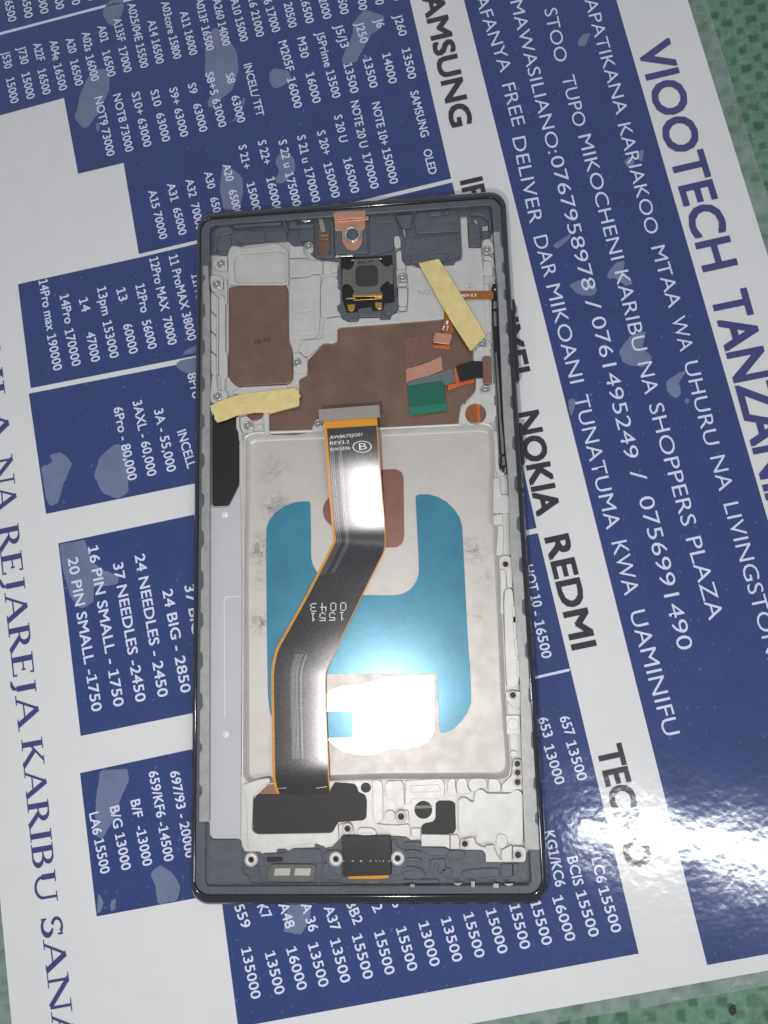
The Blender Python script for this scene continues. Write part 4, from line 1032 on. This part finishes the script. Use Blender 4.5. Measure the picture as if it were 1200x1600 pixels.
# ---- long ribbon cable
ROWS = [((505, 650), (589, 645), 0.745), ((506, 664), (589.5, 659), 0.745), ((508, 685), (590.5, 679), 0.725), ((510.5, 720), (593, 715), 0.63), ((514, 770), (597, 766), 0.44), ((518.5, 822), (601.5, 822), 0.255), ((521, 842), (602.3, 846), 0.225), ((517, 854), (600.5, 861), 0.222), ((498, 892), (592.5, 878), 0.262), ((470, 945), (570, 923), 0.30), ((440, 998), (540, 985), 0.35), ((430, 1018), (520, 1027), 0.37),
        ((424.5, 1046), (510.3, 1049), 0.378), ((424, 1070), (508.8, 1075), 0.376), ((424.6, 1120), (510.5, 1125), 0.385), ((425.2, 1160), (511.8, 1162), 0.405), ((425.5, 1190), (513, 1190), 0.428), ((425.8, 1208), (513.6, 1207), 0.428), ((427.5, 1224), (514.5, 1222), 0.405), ((431.5, 1237), (516, 1235), 0.375), ((436, 1248), (517, 1247), 0.35)]
def cr(a, b, c, d, t):
    return 0.5 * ((2 * b) + (-a + c) * t + (2 * a - 5 * b + 4 * c - d) * t * t + (-a + 3 * b - 3 * c + d) * t ** 3)
FR = []
SUB = 6
for k in range(len(ROWS) - 1):
    i = [max(0, k - 1), k, k + 1, min(len(ROWS) - 1, k + 2)]
    for s in range(SUB):
        t = s / SUB
        g = lambda f: cr(*[f(ROWS[j]) for j in i], t)
        FR.append((Vector((g(lambda r: r[0][0]), g(lambda r: r[0][1]))), Vector((g(lambda r: r[1][0]), g(lambda r: r[1][1]))), g(lambda r: r[2])))
FR.append((Vector(ROWS[-1][0]), Vector(ROWS[-1][1]), ROWS[-1][2]))
def ribbon(mb, f0, f1, dz, mi=0, r0=0, r1=None, cols=6, th=0.0):
    rows = FR[r0:r1]
    grid = []
    for (Lp, Rp, z) in rows:
        row = []
        for c in range(cols + 1):
            f = f0 + (f1 - f0) * c / cols
            q = Lp + (Rp - Lp) * f
            crown = 0.012 * (1 - (2 * f - 1) ** 2)
            row.append(mb.bm.verts.new(U(q.x, q.y, z + dz + crown)))
        grid.append(row)
    for a, b in zip(grid, grid[1:]):
        for c in range(cols):
            f = mb.bm.faces.new((a[c], b[c], b[c + 1], a[c + 1])); f.smooth = True; f.material_index = mi
    if th > 0:
        for a, b in zip(grid, grid[1:]):
            for e in (0, cols):
                p, q = a[e].co, b[e].co
                mb.quad([p, q, Vector((q.x, q.y, q.z - th)), Vector((p.x, p.y, p.z - th))], mi)
mb = MB(); ribbon(mb, 0, 1, 0, th=0.025); cable = mb.build('ribbon_cable', M_kapton, phone)
mb = MB(); ribbon(mb, 0.048, 0.982, 0.008, r0=SUB + 2, th=0.008, cols=10); core = mb.build('cable_cover', M_flex, cable)
for f, a_, b_ in [(f, 2 * SUB, 8 * SUB + 2) for f in (0.07, 0.10, 0.135, 0.24, 0.265, 0.29)] + [(f, 11 * SUB, 16 * SUB) for f in (0.36, 0.385, 0.405, 0.43, 0.455, 0.475, 0.53, 0.55)]:
    mb = MB(); ribbon(mb, f, f + 0.007, 0.0105, r0=a_, r1=b_, cols=1); mb.build('cable_trace', M_trace, cable)
def zcab(x, y):
    best = None
    for (a, b) in zip(FR, FR[1:]):
        ya = a[0].y + (a[1].y - a[0].y) * max(0, min(1, (x - a[0].x) / (a[1].x - a[0].x)))
        yb = b[0].y + (b[1].y - b[0].y) * max(0, min(1, (x - b[0].x) / (b[1].x - b[0].x)))
        if ya <= y <= yb:
            t = (y - ya) / max(1e-6, yb - ya)
            f = max(0, min(1, (x - a[0].x) / (a[1].x - a[0].x)))
            return a[2] + (b[2] - a[2]) * t + 0.012 * (1 - (2 * f - 1) ** 2) + 0.0125
    return 0.39
mb = MB()
put_text(mb, 'AW8675JG01', (515.5, 686), (566, 681), 5.2, 0, zf=zcab, bold=0.0)
put_text(mb, 'REV3.2', (516, 695), (546, 692.5), 5.2, 0, zf=zcab)
put_text(mb, 'EW1036', (517, 705), (547, 702), 5.2, 0, zf=zcab)
put_text(mb, 'B', (561.5, 703), (573.5, 702), 11, 0, zf=zcab, bold=-0.01)
for k in range(28):
    a0, a1 = 2 * math.pi * k / 28, 2 * math.pi * (k + 1) / 28
    e = lambda a, q: (565.8 + 15 * q * math.cos(a), 698 + 9.2 * q * math.sin(a))
    pts = [e(a0, 1), e(a1, 1), e(a1, 0.90), e(a0, 0.90)]
    mb.quad([U(p[0], p[1], zcab(*p)) for p in pts])
DOT = {'0': ['01110', '10001', '10001', '10001', '10001', '10001', '01110'], '1': ['00100', '01100', '00100', '00100', '00100', '00100', '01110'], '5': ['11111', '10000', '11110', '00001', '00001', '10001', '01110'], '3': ['11110', '00001', '00001', '01110', '00001', '00001', '11110'], '4': ['10010', '10010', '10010', '11111', '00010', '00010', '00010']}
for txt, cx, cy, adv, pitch in (('1551', 511.5, 963.5, 15.0, 1.95), ('0043', 513, 948.5, 15.6, 1.95)):
    for n_, chh in enumerate(txt):
        ox = cx + (1.5 - n_) * adv                    # printed upside down
        for ry, row in enumerate(DOT[chh]):
            for rx, bit in enumerate(row):
                if bit == '1':
                    x = ox - (rx - 2) * pitch; y = cy - (ry - 3) * pitch * 1.0 - (x - 512) * 0.03
                    mb.quad([U(x + dx, y + dy, zcab(x, y)) for dx, dy in ((-0.75, -0.75), (0.75, -0.75), (0.75, 0.75), (-0.75, 0.75))])
mb.build('cable_print', M_white_ink, cable)
mb = MB(); mb.plate([(498, 639.5), (592.5, 632.5), (594, 651.5), (498.2, 658)], 0.80, th=0.05, bev=0.006, r=1.2); mb.build('connector', M_connector, cable)
mb = MB()
for x0, y0, x1, y1 in ((432, 1231.5, 448, 1230.5), (494, 1231, 511, 1228.5)):
    mb.quad([U(x0, y0, 0.415), U(x1, y1, 0.415), U(x1, y1 + 1.2, 0.415), U(x0, y0 + 1.0, 0.415)])
mb.build('cable_crease', M_steel, cable)

# ---- dark pads at the foot
FOAM = [(395.5, 1250), (402, 1241), (435, 1240.5), (514, 1240)] + CF_((268, 185), (290, 150), (430, 160), (453, 185), (460, 220), (510, 240), (522, 280), (520, 400), (500, 424), (312, 438), (290, 490), (268, 506), (100, 514)) + [(398, 1302), (395.5, 1297)]
mb = MB(); mb.plate(FOAM, ZM + 0.028, th=0.04, bev=0.006, r=3); mb.build('dark_pad', M_foam, phone)
mb = MB(); mb.plate(circ(571.6, 1230.7, 8.0), ZM + 0.006, th=0.02, r=0, bev=0.001); mb.build('round_hole', M_hole, plate)
mb = MB(); mb.plate(circ(661.5, 1265.4, 14.0), ZM + 0.008, th=0.02, r=0, bev=0.001)
for y in (1259.5, 1262):
    mb.plate([(648, y), (675, y - 0.8), (675, y + 0.4), (648, y + 1.2)], ZM + 0.014, th=0.006, r=0, bev=0.001, mi=1)
mb.build('round_hole', [M_foam, M_rail], plate)
mb = MB(); mb.plate(CF_((915, 520), (915, 465), (940, 445), (1000, 435), (1018, 410), (1018, 300), (1040, 282), (1130, 282), (1160, 300), (1165, 490), (1145, 520)), ZM + 0.02, th=0.03, bev=0.004, r=3); mb.build('dark_pad', M_foam, phone)
# charging port cover
mb = MB(); mb.plate(CF_((390, 800), (683, 800), (680, 838), (600, 846), (390, 845)), ZM + 0.085, th=0.02, bev=0.002, r=1); mb.build('port_flex', M_kapton, phone)
mb = MB(); mb.plate(CF_((340, 535), (695, 535), (697, 820), (352, 830)), ZM + 0.11, th=0.07, bev=0.008, r=2)
mb.plate(CF_((520, 570), (590, 565), (590, 572), (520, 577)), ZM + 0.114, th=0.008, r=0, bev=0.001)
mb.plate(CF_((510, 628), (660, 620), (660, 627), (510, 635)), ZM + 0.114, th=0.008, r=0, bev=0.001)
port = mb.build('port_cover', M_black, phone)
for x, w in ((352, 14), (420, 16), (480, 18), (548, 14), (590, 8), (615, 8), (640, 8), (684, 14)):
    each('crease_glint', [(CF_((x - w / 2, 715), (x + w / 2, 713), (x + w / 2, 721), (x - w / 2, 723)), ZM + 0.116, 0.012, 0.002, 0)], M_steel, port)
# bottom microphone mesh
mb = MB(); mb.plate(CE_((560, 765), (580, 740), (880, 742), (895, 765), (880, 850), (850, 866), (560, 862), (542, 830)), ZM + 0.075, th=0.07, bev=0.006, r=3); spk = mb.build('mesh_holder', M_mesh_b, phone)
for pl in (CE_((600, 770), (712, 770), (705, 822), (590, 822)), CE_((744, 770), (860, 770), (850, 822), (737, 822))):
    mb = MB(); mb.plate(pl, ZM + 0.082, th=0.02, bev=0.002, r=0.6); mb.build('mesh_window', M_mesh, spk)
mb = MB(); mb.plate(CE_((535, 695), (548, 688), (655, 688), (655, 722), (545, 725)), ZM + 0.075, th=0.02, bev=0.002, r=2.5); mb.build('slot', M_hole, border)

# ---- top: camera, copper foil, earpiece
mb = MB()
mb.plate(cb((775, 195), (850, 175), (1210, 160), (1210, 262), (1010, 268), (790, 290)), 0.535, th=0.05, bev=0.006, r=1.5)
mb.plate(cb((795, 285), (1205, 255), (1205, 405), (1170, 415), (1165, 580), (1140, 640), (1060, 700), (960, 680), (900, 590), (890, 432), (800, 435)), ZS + 0.075, th=0.05, bev=0.006, r=2)
mb.plate([(522, 341.5), (576, 337), (576, 343), (522, 347)], 0.47, th=0.06, bev=0.01, r=1)
mb.build('copper_foil', M_copper2, phone)
cl0 = U(550.7, 366.8, ZS + 0.09)
zc = ZS + 0.09
mb = MB(); mb.lathe(cl0, [(0.205, zc - 0.02), (0.205, zc + 0.03), (0.19, zc + 0.045), (0.165, zc + 0.04), (0.155, zc), (0.15, zc - 0.01)], n=32); lens = mb.build('lens_ring', M_steel, phone)
mb = MB(); mb.lathe(cl0, [(0.155, zc - 0.005), (0.12, zc - 0.002), (0.06, zc + 0.006), (0.01, zc + 0.010)], n=24); mb.build('lens_glass', M_glass, lens)
mb = MB(); mb.plate(cb((560, 440), (600, 430), (735, 430), (740, 690), (715, 740), (655, 745), (560, 742)), ZS + 0.03, th=0.04, bev=0.006, r=3)
mb.plate(cb((585, 500), (720, 490), (720, 545), (590, 555)), ZS + 0.06, th=0.05, bev=0.01, r=2)
mb.build('copper_contact', M_copper, phone)
mb = MB(); mb.plate(cb((580, 275), (640, 275), (680, 440), (610, 450)), ZS + 0.07, th=0.04, bev=0.006, r=2); mb.plate(cb((610, 490), (715, 485), (712, 500), (612, 506)), ZS + 0.068, th=0.02, bev=0.002, r=0.5)
mb.build('contact_spring', M_connector, phone)
mb = MB(); mb.plate(cb((800, 790), (830, 735), (850, 760), (1045, 745), (1045, 775), (840, 785)), ZS + 0.07, th=0.03, bev=0.006, r=1); mb.build('bright_clip', M_steel, phone)

mb = MB(); mb.plate(cc((190, 190), (740, 170), (880, 155), (915, 790), (780, 800), (755, 895), (270, 930), (215, 760)), ZS + 0.012, th=0.03, bev=0.003, r=2); ear = mb.build('earpiece', M_hole, phone)
mb = MB(); mb.plate(cc((212, 340), (240, 345), (300, 360), (345, 330), (372, 265), (362, 215), (700, 200), (712, 240), (790, 315), (840, 310), (850, 285), (890, 290), (892, 545), (845, 545), (835, 505), (790, 520), (722, 590), (722, 650), (750, 655), (750, 690), (350, 695), (372, 640), (330, 570), (280, 545), (240, 550), (215, 590)), ZS + 0.035, th=0.02, bev=0.003, r=1); mb.build('earpiece_plate', M_olive, ear)
mb = MB(); mb.plate(cc((388, 340), (430, 300), (645, 290), (690, 340), (692, 540), (655, 575), (440, 582), (390, 540)), ZS + 0.042, th=0.014, bev=0.004, r=3); mb.build('diaphragm', M_olive_d, ear)
mb = MB(); put_text(mb, 'E613F', cc((425, 275))[0], cc((625, 262))[0], 4.6, ZS + 0.038, bold=0.01); mb.build('stamp', M_dark_ink, ear)
each('contact_bar', [(cc((350, 690), (750, 680), (752, 712), (350, 716)), ZS + 0.055, 0.03, 0.008, 0.6)], M_gold, ear)
each('contact_bar', [(cc((640, 712), (750, 708), (745, 728), (645, 730)), ZS + 0.05, 0.03, 0.008, 0.6)], M_gold, ear)
each('contact_bar', [(cc((260, 735), (385, 720), (390, 742), (262, 748)), ZS + 0.05, 0.03, 0.006, 0.6)], M_gold, ear)
each('contact_bar', [(cc((360, 755), (745, 735), (745, 745), (360, 768)), ZS + 0.04, 0.02, 0.006, 0.4)], M_gold, ear)
for pl in (cc((278, 822), (385, 812), (380, 880), (350, 912), (290, 905)), cc((645, 792), (748, 788), (745, 880), (690, 888), (660, 870))):
    mb = MB(); mb.plate(pl, ZS + 0.06, th=0.05, bev=0.012, r=1.5); mb.build('gold_contact', M_gold, ear)
each('spring_clip', [(cc((330, 222), (368, 218), (368, 236), (335, 238)), ZS + 0.05, 0.02, 0.003, 0.5), (cc((700, 200), (740, 197), (740, 212), (702, 215)), ZS + 0.05, 0.02, 0.003, 0.5)], M_steel, ear)

# ---- right: slotted key rail
SLOT = [(768, 446), (772, 438), (777.6, 443), (779.2, 502), (783, 559), (784.3, 585), (787.7, 655), (792, 690), (793.6, 736), (791, 740), (786, 740.5), (780.5, 734), (778.5, 690), (774.7, 597), (771.5, 559), (769.5, 513)]
mb = MB(); mb.plate(SLOT, ZM + 0.066, th=0.05, bev=0.003, r=3); rail = mb.build('key_rail', M_hole, phone)
each('key_bar', [([(773.3, 550), (776.5, 550), (780.5, 600), (784, 660), (787.5, 690), (788.2, 709), (783.5, 709), (780, 660), (776, 600)], ZM + 0.10, 0.05, 0.012, 1)], M_rail, rail)
each('key_bar', [(cf((603, 432), (655, 430), (657, 528), (603, 530)), ZM + 0.10, 0.05, 0.01, 1)], M_rail, rail)
each('key_bar', [(cf((607, 567), (650, 565), (656, 765), (612, 766)), ZM + 0.10, 0.05, 0.01, 1)], M_rail, rail)
each('key_bar', [(ck((462, 285), (508, 282), (514, 400), (467, 402)), ZM + 0.10, 0.05, 0.01, 1.5)], M_rail, rail)
each('key_bar', [([(768.6, 520), (770.2, 520), (772.6, 559), (776, 610), (779, 680), (781, 725), (779.6, 725), (776.8, 680), (773.6, 610), (771, 559)], ZM + 0.11, 0.06, 0.006, 0.4)], M_rail, rail)
for pts in (cf((575, 215), (590, 180), (620, 160), (640, 190), (600, 200), (592, 250), (580, 260)), cf((605, 280), (625, 262), (650, 262), (640, 290)), ck((440, 450), (460, 452), (470, 490), (500, 492), (508, 430), (522, 430), (520, 495), (490, 518), (455, 505)), ck((425, 275), (440, 262), (440, 292), (428, 295))):
    each('bright_clip', [(pts, ZM + 0.12, 0.06, 0.006, 1)], M_steel, rail)

# ---- small flex parts on the copper sheet
ZC = ZM + 0.008
mb = MB(); mb.plate(cg((90, 240), (505, 182), (490, 300), (600, 440), (597, 490), (122, 655)), ZC + 0.02, th=0.02, bev=0.004, r=1)
o = mb.build('film_window', mat('hazy_copper_film', lin(120, 90, 80), rough=0.25, metal=0.3, var=0.16, vscale=9, bump=0.012, bscale=14, coat=0.5), phone)
mb = MB(); mb.plate(cg((120, 655), (300, 605), (430, 560), (597, 485), (616, 668), (440, 740), (165, 815), (128, 860)), ZC + 0.035, th=0.02, bev=0.006, r=1); mb.build('copper_flap', M_copper2, phone)
mb = MB(); mb.plate(cg((165, 822), (440, 742), (615, 688), (700, 650), (752, 655), (792, 830), (640, 880), (610, 812), (140, 888)), ZC + 0.04, th=0.02, bev=0.004, r=1); mb.build('grey_liner', M_teal, phone)
GRN = CD_((352, 343), (610, 300), (640, 515), (375, 550))
mb = MB(); mb.plate(GRN, ZC + 0.060, th=0.025, bev=0.004, r=1.5); mb.plate(CD_((366, 492), (633, 462), (639, 514), (376, 549)), ZC + 0.064, th=0.006, bev=0.001, r=0.5, mi=1); mb.build('green_liner', [M_green, M_green2], phone)
mb = MB(); mb.plate(ch((75, 215), (108, 185), (165, 398), (105, 412)), ZC + 0.07, th=0.02, bev=0.003, r=0.6, mi=0); mb.plate(ch((-5, 440), (350, 352), (355, 405), (170, 450), (0, 515)), ZC + 0.05, th=0.05, bev=0.01, r=1)
flx = mb.build('sensor_flex', M_orange, phone)
mb = MB(); mb.plate(ch((105, 190), (230, 148), (345, 120), (470, 122), (485, 345), (350, 352), (160, 397)), ZC + 0.115, th=0.03, bev=0.004, r=0.8); mb.build('flex_cover', M_black, flx)
mb = MB(); mb.plate(ch((460, 70), (490, 50), (555, 50), (575, 80), (590, 412), (560, 435), (492, 435), (472, 400)), ZC + 0.16, th=0.09, bev=0.02, r=3); mb.build('copper_head', M_copper3, flx)
# key flex, mostly under the tape
mb = MB(); mb.plate(cf((60, 350), (140, 318), (180, 296), (598, 294), (610, 345), (605, 405), (190, 408), (60, 420)), ZM + 0.125, th=0.02, bev=0.004, r=1)
mb.plate(CB_((618, 900), (660, 925), (700, 985), (695, 1010), (655, 1000), (648, 1062), (608, 1055)), ZC + 0.07, th=0.02, bev=0.004, r=1)
mb.plate(cg((620, -20), (750, 60), (780, 150), (735, 190), (615, 180), (640, 60)), ZC + 0.06, th=0.02, bev=0.004, r=1)
kf = mb.build('key_flex', M_kapton2, phone)
mb = MB(); put_text(mb, 'T/K REV 0.3', (707.5, 464), (744, 463.2), 4.6, ZM + 0.129, bold=0.02)
for pl in (cg((660, 20), (690, 0), (690, 40), (660, 68)), cg((615, 85), (640, 72), (645, 95), (620, 105)), cg((675, 80), (692, 75), (690, 100), (672, 103)), cg((610, 115), (632, 110), (630, 132), (612, 134)), cg((670, 115), (684, 112), (680, 136), (668, 138))):
    mb.plate(pl, ZC + 0.080, th=0.006, bev=0.001, r=0.6)
mb.build('flex_print', M_white_ink, kf)
mb = MB(); mb.plate(cg((490, 335), (720, 330), (715, 395), (500, 370)), ZC + 0.025, th=0.02, bev=0.003, r=1); mb.build('copper_tag_and_shadow', M_orange, kf)  # strip of flex below the copper tag, shadow put into its orange-red colour
mb = MB(); mb.plate(cg((515, 165), (735, 185), (742, 212), (708, 328), (490, 300), (483, 270)), ZC + 0.12, th=0.03, bev=0.008, r=2); mb.build('copper_tag_and_shadow', M_copper2, kf)
# raised marks cast in the plate
mb = MB(); put_text(mb, 'NO', (654, 461), (671.5, 460), 8.5, ZM + 0.080, bold=-0.02); put_text(mb, '2', (731, 450), (737, 449.5), 8.5, ZM + 0.080, bold=-0.02)
mb.build('cast_mark', mat('cast_mark', lin(160, 159, 160), rough=0.4, metal=0.5), plate)

# ================================================================== masking tape strips lying on the phone
def tape(poly, zf, label, th=0.014):
    cu = round_poly(poly, 1.0, 2)
    m_ = MB()
    bm = m_.bm
    top = [bm.verts.new(U(p[0], p[1], zf(*p))) for p in cu]
    f = bm.faces.new(top)
    r = bmesh.ops.triangulate(bm, faces=[f])
    for _ in range(3):
        es = [e for e in bm.edges if (e.verts[0].co - e.verts[1].co).length > 0.16]
        if not es: break
        bmesh.ops.subdivide_edges(bm, edges=es, cuts=1)
        bmesh.ops.triangulate(bm, faces=bm.faces[:])
    for v in bm.verts:
        v.co.z += 0.010 * math.sin(v.co.x * 5.1 + v.co.y * 3.3) + 0.005 * math.sin(v.co.x * 13 - v.co.y * 9)
    g = bmesh.ops.extrude_face_region(bm, geom=bm.faces[:])
    for e in g['geom']:
        if isinstance(e, bmesh.types.BMVert): e.co.z -= th
    for fc in bm.faces: fc.smooth = False
    o = m_.build('masking_tape', M_tape)
    o['group'] = 'masking tape strips on the phone'
    tag(o, label, 'tape')
    return o
tape(CB_((435, 560), (452, 556), (478, 548), (500, 543), (580, 530), (600, 562), (700, 720), (800, 880), (920, 1082), (870, 1130), (810, 1195), (735, 1080), (660, 965), (560, 790), (500, 680)), lambda x, y: ZM + 0.16, 'yellowish masking tape strip lying diagonally over the orange key flex near the top right')
tape(CC_((130, 480), (180, 455), (240, 432), (350, 396), (520, 376), (640, 362), (740, 350), (772, 372), (768, 392), (784, 402), (772, 430), (775, 455), (768, 482), (650, 510), (570, 535), (552, 528), (450, 530), (330, 550), (250, 580), (182, 600), (160, 572), (162, 552), (138, 520)), lambda x, y: ZM + (0.195 if x < 335 else 0.195 - min(0.075, (x - 335) * 0.003)), 'yellowish masking tape strip lying across the left edge above the long black pad')

# ================================================================== a crumb on the mat
c = U(1143.5, 1576, GZ)
bm = bmesh.new()
bmesh.ops.create_icosphere(bm, subdivisions=3, radius=0.085)
for v in bm.verts:
    n_ = 1 + 0.22 * math.sin(v.co.x * 60 + 1) * math.sin(v.co.y * 47) + 0.15 * math.sin(v.co.z * 70 + v.co.x * 30)
    v.co = Vector((v.co.x * n_ * 0.72 + v.co.y * 0.25, v.co.y * n_ * 1.1, v.co.z * n_ * 0.5))
    v.co += Vector((c.x, c.y, GZ + 0.05))
me = bpy.data.meshes.new('crumb'); bm.to_mesh(me); bm.free()
me.materials.append(mat('dark_crumb', lin(44, 58, 50), rough=0.8, var=0.3, vscale=20))
crumb = bpy.data.objects.new('crumb', me); COL.objects.link(crumb)
tag(crumb, 'tiny dark crumb lying on the green woven mat beyond the sheet edge', 'crumb')
